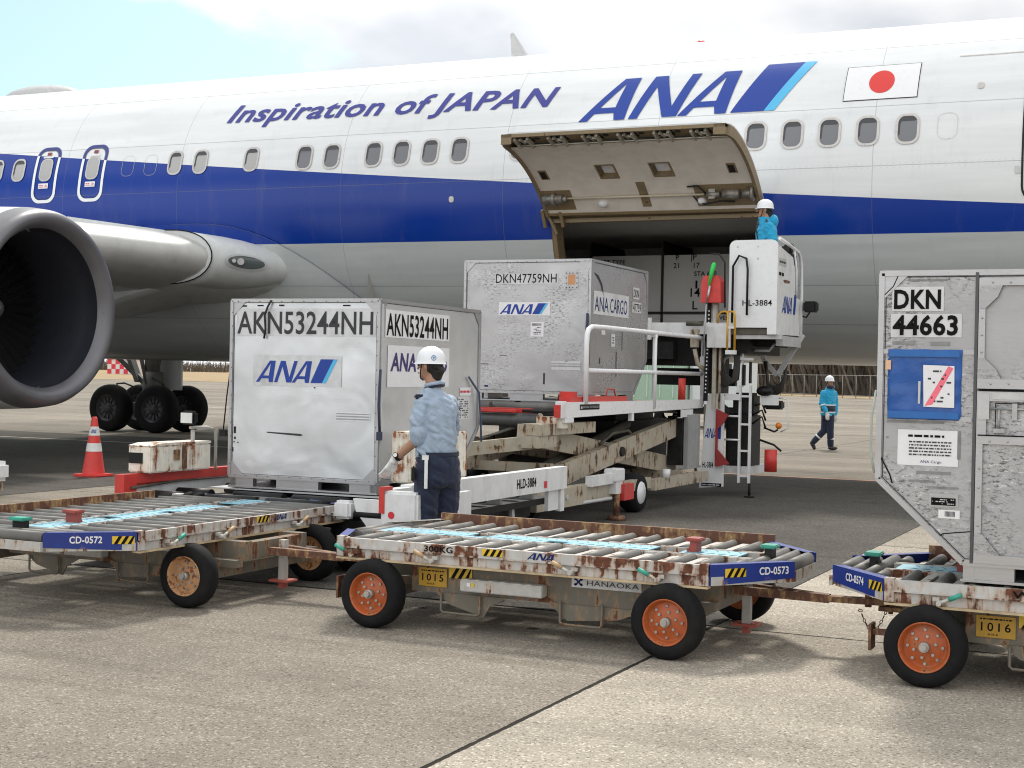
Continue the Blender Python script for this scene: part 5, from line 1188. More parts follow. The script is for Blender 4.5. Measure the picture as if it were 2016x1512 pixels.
d3=dolly('dolly marked CD-0574 at the right edge carrying the container with the blue pouch',-.30,0,-.27,.70,-1,'CD-0574','1016',orange,[('WEI',-.58,.16,0),('990KG',-.38,.26,0)])
mb=MB(); mb.box((-1.36,9.25,.50),(-1.0,9.30,.60)); 
# ------------------------------------------------------------------ front extension of the loader (low deck)
X_=thing('loader_extension','low white and red front deck of the cargo loader, carrying the bright container','loader deck',(-6.9,11.3,0))
mb=MB()
mb.box((-5.68,9.95,.50),(-5.58,13.05,.715)); mb.box((-5.68,9.62,.42),(-5.58,9.949,.70)); mb.build('side_beam',white,X_)
txt('HLD-3884',side(11.9,.565,-5.58),.085,ink,X_,w=.42,bold=.02); mark('red_square',poly2d([(rect(12.50,.535,12.57,.60),[])]),side(0,0,-5.58),redink,X_)
mb=MB(); mb.prism([(-5.89,.62),(-5.575,.62),(-5.575,.30),(-5.70,.34),(-5.86,.52)],lambda a,b,t_:(a,t_,b),9.58,9.615)
mb.box((-5.60,9.50,.42),(-5.28,9.62,.70),0,.02); mb.box((-5.33,9.62,.38),(-5.28,10.4,.66)); mb.build('bumper',white,X_)
mb=MB(); mb.box((-5.605,9.49,.53),(-5.56,9.499,.73)); mb.box((-5.605,9.499,.701),(-5.56,9.62,.73)); mb.build('red_band',red,X_)
mark('red_disc',poly2d([([(-5.50+.028*math.cos(i*PI/10),.52+.028*math.sin(i*PI/10)) for i in range(20)],[])]),front(0,0,9.50),redink,X_)
MB().box((-6.05,9.55,.46),(-5.90,9.65,.60),0,.02).build('bumper_end',white,X_)
MB().cyl((-5.88,9.60,.50),(-5.6,9.60,.5),.03,10).build('bumper_pin',darkm,X_)
# left side beam, red over white with a scraped slot
mb=MB(); mb.box((-8.20,9.54,.62),(-8.10,13.0,.70)); mb.box((-8.20,9.54,.40),(-8.10,9.70,.6199)); mb.box((-8.19,9.701,.60),(-8.12,13.0,.6199)); lb=mb.build('red_side_beam',red,X_)
mb=MB(); mb.box((-8.185,9.702,.52),(-8.125,12.9,.5999)); mb.build('white_inner_rail',white,lb)
mb=MB(); mb.tube([(-8.09,9.62,.585),(-8.095,10.2,.612),(-8.09,10.8,.61),(-8.09,11.6,.625)],[.014,.011,.008,.005],6); mb.build('scraped_buffer',grime,lb)
mb=MB(); mb.box((-8.09,9.60,.43),(-7.5,9.75,.47)); mb.box((-7.95,9.62,.47),(-6.0,9.70,.50)); mb.build('front_sill',white,X_)
# deck bed with powered rollers and cart tyres
mb=MB(); mb.box((-8.09,9.76,.36),(-5.69,13.0,.42)); mb.build('bed',darkm,X_)
mb=MB()
for y in (9.95,10.5,11.1,11.8,12.5): mb.box((-8.08,y,.42),(-5.70,y+.05,.50))
mb.build('bed_cross_members',grey,X_)
for i,(x0,x1) in enumerate(((-8.05,-7.70),(-7.45,-6.95),(-6.85,-6.3),(-6.2,-5.75))):
    for y in (9.82,10.2,10.9,11.6,12.3):
        MB().cyl((x0,y,.50),(x1,y,.50),.055,16).build('deck_roller',blackr if i else yroller_,X_) if 0 else MB().cyl((x0,y,.505),(x1,y,.505),.055,16).build('deck_roller',blackp if (i,y)!=(0,9.82) else darkm,X_)
for x in (-7.62,-7.52,-6.28): MB().lathe([(-.03,.03),(-.035,.075),(0,.085),(.035,.075),(.03,.03)],(x,9.80,.485),(1,0,0),20).build('guide_wheel',tyre,X_)
MB().box((-7.98,9.765,.452),(-7.76,9.775,.48)).build('yellow_mark',yellow,X_)
MB().box((-7.74,9.72,.40),(-7.66,9.80,.55)).build('roller_bracket',white,X_)
mb=MB(); mb.box((-7.86,10.38,.552),(-6.02,12.45,.562)); mb.build('deck_skid_plate',lgrey,X_)
# control boxes, rusty
def cbox(x,y0,y1,z0,z1,tag_=0):
    mb=MB(); mb.box((x-.25,y0,z0),(x,y1,z1-.02),0,.012)
    mb.prism([(y0,z1-.02),(y0+.12,z1),(y1,z1),(y1,z1-.02)],lambda a,b,t_:(t_,a,b),x-.25,x)
    b_=mb.build('control_box',creamrust,X_)
    mb=MB(); mb.box((x,y0+.30*(y1-y0)/.84,z0+.10),(x+.012,y0+.38*(y1-y0)/.84,z1-.06)); mb.box((x,y0+.42*(y1-y0)/.84,z0+.02),(x+.01,y0+.48*(y1-y0)/.84,z1-.03)); mb.build('rusted_bracket',rustm,b_)
    mb=MB(); mb.box((x-.23,y0-.012,z0+.08),(x-.09,y0,z0+.17)); mb.build('socket',blackp,b_)
    return b_
cbox(-8.0,9.76,10.58,.705,.955)
mb=MB(); mb.box((-5.95,10.26,.70),(-5.76,10.62,1.12),0,.012); cb=mb.build('control_post',creamrust,X_)
mb=MB(); mb.box((-5.95,10.9,.70),(-5.76,11.25,1.10),0,.012); mb.build('control_post',creamrust,X_)
mb=MB(); mb.cyl((-5.85,11.1,1.10),(-5.85,11.1,1.25),.02,10); mb.sphere((-5.84,11.08,1.31),.075,0,14,8,(1.1,1,.85)); mb.build('lever_boot',simple('dark_maroon_boot',(.05,.02,.02),.6),X_)
# work lamp on a tube frame
mb=MB(); mb.tube([(-8.02,10.34,.70),(-8.02,10.34,1.06)],.018,8); mb.tube([(-7.98,10.62,.70),(-7.98,10.62,1.06),(-8.0,10.5,1.08),(-8.02,10.30,1.08)],.014,8); lp=mb.build('lamp_post',wrust2,X_)
mb=MB(); mb.box((-8.11,10.27,1.105),(-7.96,10.35,1.225),0,.02); lh=mb.build('work_lamp',blackp,X_)
MB().box((-8.095,10.262,1.12),(-7.975,10.27,1.21)).build('lamp_glass',lampglass,lh)
# underframe and support wheels
mb=MB(); mb.box((-5.66,12.95,.28),(-5.60,13.04,.50)); mb.box((-5.66,12.7,.30),(-5.62,12.94,.499)); mb.build('end_bracket',white,X_)
mb=MB(); mb.box((-7.9,10.1,.22),(-7.7,12.9,.36)); mb.box((-6.1,10.1,.22),(-5.9,12.9,.36)); mb.box((-7.9,11.6,.20),(-5.8,12.4,.355)); mb.build('underframe',darkm,X_)
for y in (10.9,12.2):
    mb=MB(); mb.beam((-5.75,y-.05,.38),(-5.75,y,.14),.03,.05); mb.build('caster_fork',lgrey,X_); MB().lathe([(-.03,.03),(-.035,.10),(0,.115),(.035,.10),(.03,.03)],(-5.75,y,.115),(1,0,0),24).build('caster_wheel',tyre,X_)
for x in (-7.7,-6.1): MB().lathe([(-.10,.12),(-.11,.22),(-.05,.26),(.05,.26),(.11,.22),(.10,.12)],(x,9.98,.26),(1,0,0),28).build('wheel',tyre,X_)
mb=MB(); mb.cyl((-5.72,11.7,.30),(-5.72,11.7,.03),.025,8); mb.cyl((-5.72,11.7,.03),(-5.72,11.7,.004),.06,14); mb.build('stabiliser',darkm,X_)

# ------------------------------------------------------------------ the main cargo loader
Lo=thing('cargo_loader','tall white scissor lift cargo loader with railing, cab and ladder reaching the open cargo door','cargo loader',(-7,16.5,0))
mb=MB(); mb.box((-6.02,13.05,.24),(-5.90,15.3,.44)); mb.box((-6.02,16.5,.24),(-5.90,18.6,.37)); mb.box((-6.02,15.301,.27),(-5.95,16.499,.40)); mb.box((-8.3,13.05,.24),(-8.18,18.6,.42))
for y in (13.1,14.6,17.9): mb.box((-8.18,y,.26),(-6.02,y+.12,.40))
mb.build('base_frame',cream,Lo)
mb=MB(); mb.box((-5.92,14.35,.42),(-5.84,15.05,.53)); mb.box((-5.95,14.95,.44),(-5.80,15.22,.58),0,.01); mb.box((-5.90,15.0,.30),(-5.82,15.2,.46)); mb.cyl((-5.9,16.9,.37),(-5.9,16.9,.48),.05,12); mb.build('outrigger_bracket',white,Lo)
mb=MB(); mb.box((-5.86,15.16,.22),(-5.78,15.46,.40)); mb.build('red_jack_guard',red,Lo)
mb=MB(); mb.cyl((-5.85,15.1,.30),(-5.85,15.1,.06),.035,10); mb.cyl((-5.85,15.1,.055),(-5.85,15.1,.005),.09,16,r2=.11); mb.build('jack_foot',rustm,Lo)
mb=MB(); mb.box((-5.897,13.3,.26),(-5.89,13.36,.33)); mb.build('red_reflector',redink,Lo)
mb=MB(); mb.cyl((-5.90,13.8,.34),(-5.885,13.8,.34),.025,12); mb.cyl((-5.93,14.2,.25),(-5.80,14.8,.27),.02,8); mb.build('tow_pin',lgrey,Lo)
for x in (-6.05,-8.15):
    wl=MB().lathe([(-.10,.12),(-.11,.20),(-.05,.235),(.05,.235),(.11,.20),(.10,.12)],(x,16.15,.235),(1,0,0),36).build('wheel',tyre,Lo)
    MB().lathe([(.115,.0),(.115,.125),(.10,.135)],(x,16.15,.235),(1,0,0),28).build('wheel_disc',cleanwhite,wl)
for x in (-6.2,-8.15): MB().lathe([(-.10,.12),(-.11,.22),(-.05,.26),(.05,.26),(.11,.22),(.10,.12)],(x,13.35,.26),(1,0,0),32).build('wheel',tyre,Lo)
# scissor arms
for x in (-6.28,-8.0):
    mb=MB(); mb.beam((x,13.6,.42),(x,18.85,1.02),.10,.24,up=(0,0,1)); mb.build('scissor_arm',cream,Lo)
    mb=MB(); mb.beam((x-.13,13.75,.98),(x-.13,18.6,.42),.10,.22); mb.build('scissor_arm',cream,Lo)
    mb=MB(); mb.cyl((x-.2,16.2,.71),(x+.08,16.2,.71),.06,12); mb.build('scissor_pivot',darkm,Lo)
mb=MB(); mb.box((-6.42,13.75,.97),(-6.18,15.25,1.09)); mb.box((-6.40,13.72,.84),(-6.2,14.2,.965)); mb.box((-8.1,13.75,.97),(-7.9,15.2,1.09)); mb.build('scissor_head',cream,Lo)
mb=MB(); mb.beam((-7.9,12.9,.68),(-6.3,13.9,.90),.12,.14); mb.beam((-7.9,14.3,.6),(-6.3,14.3,.6),.10,.1); mb.beam((-7.2,13.2,.55),(-7.2,17.5,1.0),.1,.12); mb.beam((-7.4,13.3,.95),(-7.3,17.8,.5),.1,.12); mb.build('lift_link',cream,Lo)
mb=MB(); mb.cyl((-6.55,14.2,.5),(-6.55,17.2,1.0),.06,12); mb.tube([(-6.35,15.8,.8),(-6.3,16.1,.93),(-6.3,16.6,.95),(-6.32,17,.8)],.02,6); mb.build('hydraulic_ram',grime,Lo)
# engine room mass behind the scissors
mb=MB(); mb.box((-8.2,16.9,.42),(-6.6,18.9,1.05)); mb.box((-7.9,17.2,1.05),(-6.7,18.6,1.16)); mb.box((-6.35,18.2,.45),(-6.15,18.6,1.1)); mb.build('machinery_housing',darkm,Lo)
mb=MB(); mb.box((-6.14,18.25,.40),(-6.08,18.75,1.12)); mb.build('grey_upright',grey,Lo)
# platform
mb=MB(); mb.prism([(14.22,1.15),(14.22,1.318),(18.92,1.318),(18.92,1.205)],lambda a,b,t_:(t_,a,b),-6.16,-6.10); mb.box((-6.20,14.16,1.10),(-6.09,14.40,1.149)); mb.box((-8.2,14.3,1.16),(-8.14,18.9,1.31)); 
for y in (16.2,18.0): mb.box((-6.15,y,1.08),(-6.105,y+.08,1.20))
mb.box((-6.15,18.0,1.09),(-6.10,18.5,1.19))
mb.build('platform_beam',cleanwhite,Lo)
mb=MB(); mb.box((-6.185,14.10,1.15),(-6.09,14.215,1.33),0,.008); mb.box((-6.095,14.05,1.15),(-6.085,14.1,1.3)); mb.build('platform_corner',white,Lo)
mb=MB(); mb.box((-6.19,14.085,1.155),(-6.105,14.099,1.29)); mb.build('red_corner_panel',red,Lo)
s=mark('maker_plate',poly2d([(rect(14.58,1.232,15.15,1.292),[])]),side(0,0,-6.10),ink,Lo); txt('SINFONIA TECHNOLOGY',side(14.66,1.25,-6.10,.006),.026,lgrey,s,w=.47)
mark('maker_mark',poly2d([([(14.595,1.245),(14.645,1.245),(14.64,1.28),(14.62,1.265),(14.605,1.28)],[])]),side(0,0,-6.10,.006),lgrey,s)
mb=MB(); mb.box((-6.27,14.40,1.318),(-6.13,16.1,1.375)); mb.box((-6.31,14.50,1.375),(-6.15,14.62,1.43)); mb.tube([(-6.2,15.6,1.38),(-6.2,15.65,1.46),(-6.2,15.85,1.45),(-6.2,15.9,1.38)],.008,6); mb.build('container_stop',red,Lo)
mb=MB(); mb.box((-8.13,14.35,1.16),(-6.17,18.9,1.20)); mb.build('platform_deck',darkm,Lo)
for i in range(7):
    for (x0,x1) in ((-8.1,-7.2),(-7.12,-6.22)):
        y=14.62+i*.64; MB().cyl((x0,y,1.245),(x1,y,1.245),.052,14).build('platform_roller',tanroller if i>3 else rollerm,Lo)
MB().box((-6.21,18.1,1.22),(-6.17,18.85,1.30)).build('roller_edge',tanroller,Lo)
mb=MB(); mb.cyl((-8.1,14.22,1.115),(-6.42,14.22,1.115),.072,20); mb.build('front_roller',simple('dark_grey_roller',(.085,.09,.09),.4,var=.15),Lo)
mb=MB(); mb.cyl((-6.42,14.22,1.115),(-6.40,14.22,1.115),.078,18); mb.box((-6.40,14.15,1.04),(-6.12,14.30,1.16)); mb.box((-6.38,14.2,.98),(-6.2,14.3,1.04)); mb.build('roller_mount',creamrust,Lo)
mb=MB(); mb.box((-7.95,14.28,1.19),(-6.55,14.36,1.24)); mb.box((-7.95,14.12,1.20),(-6.65,14.2,1.225)); mb.build('red_cross_bar',red,Lo)
mb=MB(); mb.cyl((-6.6,14.18,1.215),(-6.15,14.18,1.215),.018,8); mb.build('pivot_rod',darkm,Lo)
# guard rail
mb=MB()
zr=2.15; mb.tube([(-6.1,14.74,1.30),(-6.1,14.74,1.95),(-6.1,14.75,2.06),(-6.1,14.79,2.12),(-6.1,14.88,2.15),(-6.1,15.2,2.155),(-6.1,18.6,2.155),(-6.1,18.78,2.15),(-6.1,18.86,2.11),(-6.1,18.88,2.0),(-6.1,18.88,1.25)],.030,10)
mb.tube([(-6.1,14.74,1.665),(-6.1,18.88,1.665)],.026,10); mb.tube([(-6.1,16.95,1.22),(-6.1,16.95,2.15)],.028,10)
mb.box((-6.14,16.9,2.10),(-6.08,17.0,2.16)); mb.box((-6.13,18.83,1.7),(-6.07,18.93,1.9)); mb.build('guard_rail',cleanwhite,Lo)
MB().cyl((-6.28,18.55,1.30),(-6.28,18.55,1.60),.05,12).build('red_post',red,Lo)
# bridge platform towards the aircraft
mb=MB(); mb.box((-7.2,18.70,2.20),(-5.66,18.76,2.355)); mb.box((-7.0,18.66,2.12),(-6.78,18.70,2.42)); mb.box((-8.4,18.9,2.24),(-5.6,21.0,2.33)); mb.box((-5.98,18.66,2.02),(-5.66,18.70,2.30)); mb.build('bridge_beam',white,Lo)
mb=MB(); mb.box((-8.35,18.95,2.33),(-5.7,21.0,2.36)); mb.build('bridge_deck',grey,Lo)
mb=MB(); mb.box((-7.3,19.0,1.78),(-6.2,20.0,2.18)); mb.box((-7.1,18.8,1.86),(-6.5,18.95,2.10)); mb.box((-8.3,19.6,1.95),(-6.1,20.8,2.235)); mb.box((-7.3,20.4,1.5),(-6.1,20.5,1.75)); mb.build('bridge_machinery',darkm,Lo)
mb=MB(); mb.cyl((-6.25,18.6,2.34),(-6.02,18.6,2.34),.035,10); mb.build('bumper_roll',grime,Lo)
mb=MB(); mb.box((-6.2,18.62,2.02),(-6.1,18.70,2.26)); mb.tube([(-6.15,18.66,2.0),(-6.12,18.7,1.8),(-6.02,18.8,1.7)],.03,8); mb.build('hose_fitting',cream,Lo)
mb=MB(); mb.box((-5.78,18.9,2.30),(-5.2,19.4,2.36)); mb.box((-5.72,18.74,2.36),(-5.35,18.84,2.42)); mb.prism([(-5.75,2.36),(-5.1,2.36),(-5.25,2.42),(-5.75,2.45)],lambda a,b,t_:(a,t_,b),18.86,18.9); mb.build('red_toe_board',red,Lo)
mb=MB(); mb.tube([(-8.2,18.6,2.86+.13),(-8.2,18.55,3.05),(-8.0,18.55,3.03),(-7.8,18.6,2.96)],.022,8); 
mb.tube([(-8.15,18.6,2.36),(-8.15,18.6,3.0)],.022,8); mb.build('red_handle',red,Lo)
# cab
mb=MB()
pl=rrect(-5.69,2.29,-5.035,3.45,.09,6); pl=[(a,b) for a,b in pl]
pl=[(-5.69,2.29),(-5.16,2.29),(-5.16,2.20),(-5.035,2.20)]+[(a,b) for a,b in rrect(-5.69,2.29,-5.035,3.45,.09,6) if b>3.2]
mb.prism(pl,lambda a,b,t_:(a,t_,b),18.66,18.70); cab=mb.build('cab_front_panel',cleanwhite,Lo)
txt('HL-3884',front(-5.50,2.58,18.66),.075,ink,cab,w=.40,bold=.01)
mark('bolts',poly2d([(rrect(x-.012,z-.012,x+.012,z+.012,.008),[]) for x in (-5.58,-5.30) for z in (3.36,3.20)]),front(0,0,18.66),lgrey,cab)
mb=MB(); mb.prism([(18.70,2.20),(19.88,2.22),(19.90,2.44),(19.90,2.72),(19.68,2.74),(19.62,3.05),(19.45,3.28),(19.3,3.42) if 0 else (19.42,3.28),(18.70,3.38)],lambda a,b,t_:(t_,a,b),-5.075,-5.036); cs=mb.build('cab_side_panel',white,Lo)
fn=side(18.92,2.42,-5.036); logo(fn,.17,.22,cs,bar=False) if 0 else None
lg3=lambda a,b: Vector((-5.032,18.92+a,2.50+b))
mark('cab_logo',([(x*.142,y*.225) for x,y in LET[0]],LET[1]),lg3,logoblue,cs); mark('cab_logo_bar',([((x-3.4)*.17+.555,y*.25) for x,y in poly2d([([(3.53,0),(4.20,0),(4.55,1.1),(3.9,1.1)],[])])[0]],[(0,1,2),(0,2,3)] if 0 else poly2d([([(3.53,0),(4.20,0),(4.55,1.1),(3.9,1.1)],[])])[1]),lg3,logoblue,cs)
mark('panel_print',greek(18.74,2.96,18.98,3.06,1,5,1),side(0,0,-5.036),ink,cs); mark('panel_plate',poly2d([(rect(18.74,3.12,19.1,3.22),[])]),side(0,0,-5.036),lgrey,cs); mark('panel_print',greek(18.76,3.14,19.08,3.2,1,6,1),side(0,0,-5.036,.005),greyink,cs)
mark('rust_spot',poly2d([([(18.95,2.93),(19.1,2.95),(19.3,2.94),(19.28,2.91),(19.05,2.90)],[])]),side(0,0,-5.036),rustm,cs)
mb=MB(); mb.box((-5.66,18.70,2.20),(-5.07,19.95,2.28)); mb.build('cab_floor',grime,Lo)
mb=MB(); mb.tube([(-5.03,18.72,3.47),(-5.02,19.2,3.42),(-5.02,19.70,3.36),(-5.02,19.80,3.30),(-5.02,19.86,3.15),(-5.02,19.90,2.8),(-5.02,19.90,2.25)],.022,8); mb.tube([(-5.02,19.45,3.38),(-5.02,19.6,3.1),(-5.02,19.62,2.75)],.014,8); mb.build('cab_rail',cleanwhite,Lo)
mb=MB(); mb.box((-5.20,19.35,3.18),(-5.05,19.72,3.34),0,.02); mb.box((-5.15,19.3,3.34),(-5.08,19.4,3.42)); mb.box((-5.18,19.5,3.34),(-5.08,19.68,3.48),0,.02); mb.build('control_console',blackp,Lo)
mb=MB(); mb.tube([(-5.72,18.6,2.55),(-5.72,18.55,3.15),(-5.80,18.55,3.26),(-5.92,18.55,3.27)],.012,6); mb.tube([(-5.62,18.6,2.35),(-5.62,18.6,3.1),(-5.54,18.6,3.24),(-5.44,18.6,3.2),(-5.42,18.6,3.05),(-5.42,18.6,2.45)],.016,8); mb.build('grab_handle',blackp,Lo)
mb=MB(); mb.box((-4.98,19.82,2.55),(-4.80,20.0,2.70),0,.02); mb.tube([(-5.02,19.9,2.5),(-4.95,19.9,2.48),(-4.9,19.9,2.55)],.012,6); mb.build('side_lamp',blackp,Lo)
# yellow ladder hoops and white plate
mb=MB()
for x in (-5.79,-5.66): pass
mb.tube([(-5.80,18.56,2.34),(-5.80,18.56,2.44),(-5.76,18.56,2.49),(-5.70,18.56,2.50),(-5.67,18.56,2.47)],.013,7)
mb.tube([(-5.66,18.54,1.99),(-5.66,18.54,2.50)],.015,7); mb.tube([(-5.56,18.54,1.99),(-5.56,18.54,2.42),(-5.58,18.54,2.49),(-5.64,18.54,2.50)],.015,7); mb.build('yellow_hoop',simple('ochre_yellow',(.62,.33,.02),.4,var=.1),Lo)
mb=MB(); mb.box((-5.68,18.52,1.93),(-5.54,18.58,1.985)); mb.box((-5.67,18.53,2.27),(-5.55,18.55,2.30)); mb.build('ladder_foot_step',white,Lo)
# mast with perforated strip, head cushion and signal stick
mb=MB(); mb.beam((-6.01,18.74,1.30),(-5.975,18.74,2.62),.055,.03,up=(0,1,0)); st=mb.build('perforated_strip',blackp,Lo)
mb=MB()
for i in range(22):
    z=1.42+i*.052; x=-6.01+(z-1.3)*.0265; mb.cyl((x,18.724,z),(x,18.7215,z),.0115,8)
mb.build('strip_holes',cleanwhite,st)
mb=MB(); mb.box((-5.93,18.76,1.2),(-5.88,18.80,2.65)); mb.cyl((-5.83,18.78,1.2),(-5.83,18.78,2.2),.018,8); mb.box((-5.95,18.74,2.22),(-5.86,18.79,2.66)); mb.build('mast_column',cream,Lo)
mb=MB(); mb.box((-5.925,18.73,2.24),(-5.875,18.739,2.60)); mb.build('mast_scale',lgrey,Lo)
mb=MB(); mb.prism([(-6.06,2.62),(-6.055,2.90),(-6.02,2.98),(-5.83,2.98),(-5.79,2.90),(-5.78,2.62)],lambda a,b,t_:(a,t_,b),18.60,18.78); hc=mb.build('red_cushion',simple('red_cushion_vinyl',(.66,.06,.05),.5),Lo)
mb=MB(); mb.cyl((-6.0,18.56,1.9),(-5.965,18.56,2.60),.011,8); mb.cyl((-5.965,18.56,2.60),(-5.92,18.56,2.84),.012,8,r2=.02); sk=mb.build('signal_stick',steel,Lo)
MB().tube([(-5.935,18.56,2.84),(-5.90,18.56,3.02),(-5.875,18.56,3.12),(-5.865,18.56,3.15)],[.014,.028,.032,.016],12).build('green_grip',simple('bright_green_grip',(.03,.62,.10),.35,var=.03),sk)
mb=MB(); mb.box((-6.10,18.96,.35),(-5.96,19.08,1.25)); mb.build('mast_foot',cream,Lo)
# tapered tail panel
mb=MB(); mb.prism([(-6.115,.12),(-6.025,1.36),(-5.99,1.40),(-5.81,1.40),(-5.79,1.36),(-5.78,.15)],lambda a,b,t_:(a,t_,b),18.86,18.90); tp=mb.build('tapered_panel',cleanwhite,Lo)
mark('panel_logo',([(x*.048,y*.13) for x,y in LET[0]],LET[1]),front(-6.05,.80,18.86),logoblue,tp); mark('panel_logo_bar',poly2d([(rect(-5.862,.79,-5.82,1.0),[])]),front(0,0,18.86),logoblue,tp)
txt('HL-3884',front(-6.07,.40,18.86),.075,ink,tp,w=.15,bold=.02); s=mark('maker_plate',poly2d([(rect(-6.08,.145,-5.80,.19),[])]),front(0,0,18.86),ink,tp); mark('plate_print',greek(-6.07,.15,-5.82,.185,1,2,1),front(0,0,18.86,.005),lgrey,s)
mb=MB(); mb.box((-5.88,18.80,.42),(-5.855,18.85,1.17)); mb.prism([(-5.87,1.20),(-5.70,1.12),(-5.76,1.02),(-5.85,.93)],lambda a,b,t_:(a,t_,b),18.78,18.82); mb.prism([(-5.87,.42),(-5.68,.46),(-5.76,.56),(-5.85,.66)],lambda a,b,t_:(a,t_,b),18.78,18.82); mb.build('red_bracket',simple('dark_red_paint',(.33,.03,.03),.45,dirt=.3),Lo)
mb=MB(); mb.tube([(-6.14,18.82,.30),(-6.17,18.82,.5),(-6.15,18.82,.72)],.022,8); mb.build('hose_sleeve',steel,Lo)
# ladder
mb=MB()
for x in (-5.615,-5.475): mb.box((x-.014,19.02,.20),(x+.014,19.07,1.52))
for z in (.28,.62,.98,1.36): mb.box((-5.60,19.03,z),(-5.49,19.06,z+.028))
mb.box((-5.60,19.02,1.5),(-5.58,19.07,1.95)); mb.box((-5.72,19.0,1.86),(-5.44,19.05,1.895)); 
for z in (.78,1.10,1.38): mb.cyl((-5.84,19.03,z),(-5.6,19.03,z),.014,7); 
mb.box((-5.82,19.0,1.32),(-5.6,19.06,1.40)); mb.build('ladder',cleanwhite,Lo)
mb=MB(); mb.box((-5.585,19.0,1.52),(-5.55,19.06,1.80)); mb.box((-5.49,19.0,1.55),(-5.465,19.06,1.84)); mb.build('ladder_grip',blackp,Lo)
mb=MB(); mb.cyl((-5.48,19.1,.22),(-5.48,19.1,.03),.02,8); mb.cyl((-5.48,19.1,.03),(-5.48,19.1,.004),.07,12); mb.build('ladder_foot',darkm,Lo)
# engine clutter behind the ladder
mb=MB(); mb.box((-5.85,19.15,.35),(-5.50,19.7,1.15),0,.04); mb.box((-5.75,19.12,1.1),(-5.46,19.5,1.42),0,.04); mb.box((-5.36,19.3,1.20),(-5.12,19.5,1.32),0,.02)
for i in range(3): mb.tube([(-5.50,19.25,1.0+i*.12),(-5.36,19.22,1.1+i*.09),(-5.33,19.3,.95+i*.1)],.014,6)
mb.tube([(-5.40,19.3,.78),(-5.2,19.28,.72),(-5.1,19.28,.64)],.016,6); mb.tube([(-5.35,19.3,.95),(-5.2,19.28,.9),(-5.15,19.28,.93)],.014,6); mb.build('engine_block',darkm,Lo)
mb=MB(); mb.box((-5.95,19.12,.32),(-5.45,20.0,.42)); mb.box((-5.38,19.2,1.26),(-5.14,19.26,1.40)); mb.tube([(-5.15,19.3,1.36),(-5.03,19.3,1.34),(-5.02,19.3,.95),(-5.12,19.3,.90)],.010,6); mb.build('rear_bumper',white,Lo)
mb=MB(); mb.cyl((-5.22,19.2,.36),(-5.22,19.2,.66),.085,16); mb.build('red_extinguisher_tube',red,Lo)
mb=MB(); mb.sphere((-5.12,19.2,.985),.045,0,12,8); mb.build('amber_lamp',simple('amber',(.7,.22,.02),.25),Lo)
mb=MB(); mb.sphere((-5.32,19.2,1.45),.10,0,12,8,(1.2,1,.7)); mb.build('mirror',blackp,Lo)
# hoses and folding links under the cab
mb=MB()
for i in range(7):
    o_=i*.022; mb.tube([(-5.95+o_,19.0,2.15),(-6.0+o_,18.95,1.9),(-5.95+o_*1.2,18.95,1.66),(-5.82+o_*1.1,18.95,1.50+i*.01),(-5.70+o_*.5,18.97,1.60),(-5.68+o_*.4,19.0,1.85),(-5.72+o_*.3,19.0,2.1)],.020,7)
mb.build('hose_bundle',simple('hose_black',(.03,.028,.024),.45,var=.5,nscale=30),Lo)
mb=MB()
for i in range(9):
    o_=i*.013; mb.tube([(-5.50+o_*.3,19.8-o_*.3,1.86),(-5.46,19.8,1.66-o_*.3),(-5.44,19.8,1.56-o_),(-5.36,19.8,1.50-o_*1.3),(-5.27,19.8,1.54-o_),(-5.21,19.8,1.64-o_*.4),(-5.19-o_*.2,19.8,1.74)],.019,7)
mb.build('hose_loop',bpy.data.materials['hose_black'],Lo)
mb=MB(); mb.beam((-4.99,19.9,2.24),(-5.335,19.9,1.67),.07,.05,up=(0,1,0)); mb.beam((-5.335,19.86,1.67),(-5.53,19.86,1.88),.06,.05,up=(0,1,0)); mb.beam((-5.53,19.86,1.88),(-5.58,19.86,2.16),.06,.05,up=(0,1,0)); mb.tube([(-5.66,19.4,2.2),(-5.72,19.3,2.02),(-5.9,19.2,1.88),(-5.93,19.2,1.72)],.028,8); mb.tube([(-5.6,19.3,2.0),(-5.3,19.3,2.0),(-5.22,19.3,2.1)],.02,8); mb.build('folding_link',lgrey,Lo)
mb=MB(); mb.box((-5.95,18.95,1.95),(-5.5,20.6,2.19)); mb.box((-5.5,19.3,2.05),(-5.15,19.8,2.19),0,.02); mb.box((-6.1,18.9,1.4),(-5.95,19.6,1.95)); mb.build('cab_underside',darkm,Lo)
mb=MB(); mb.box((-5.6,18.72,2.14),(-4.98,18.80,2.196)); mb.box((-5.13,19.0,2.06),(-5.03,19.95,2.195)); mb.build('cab_sill',lgrey,Lo)

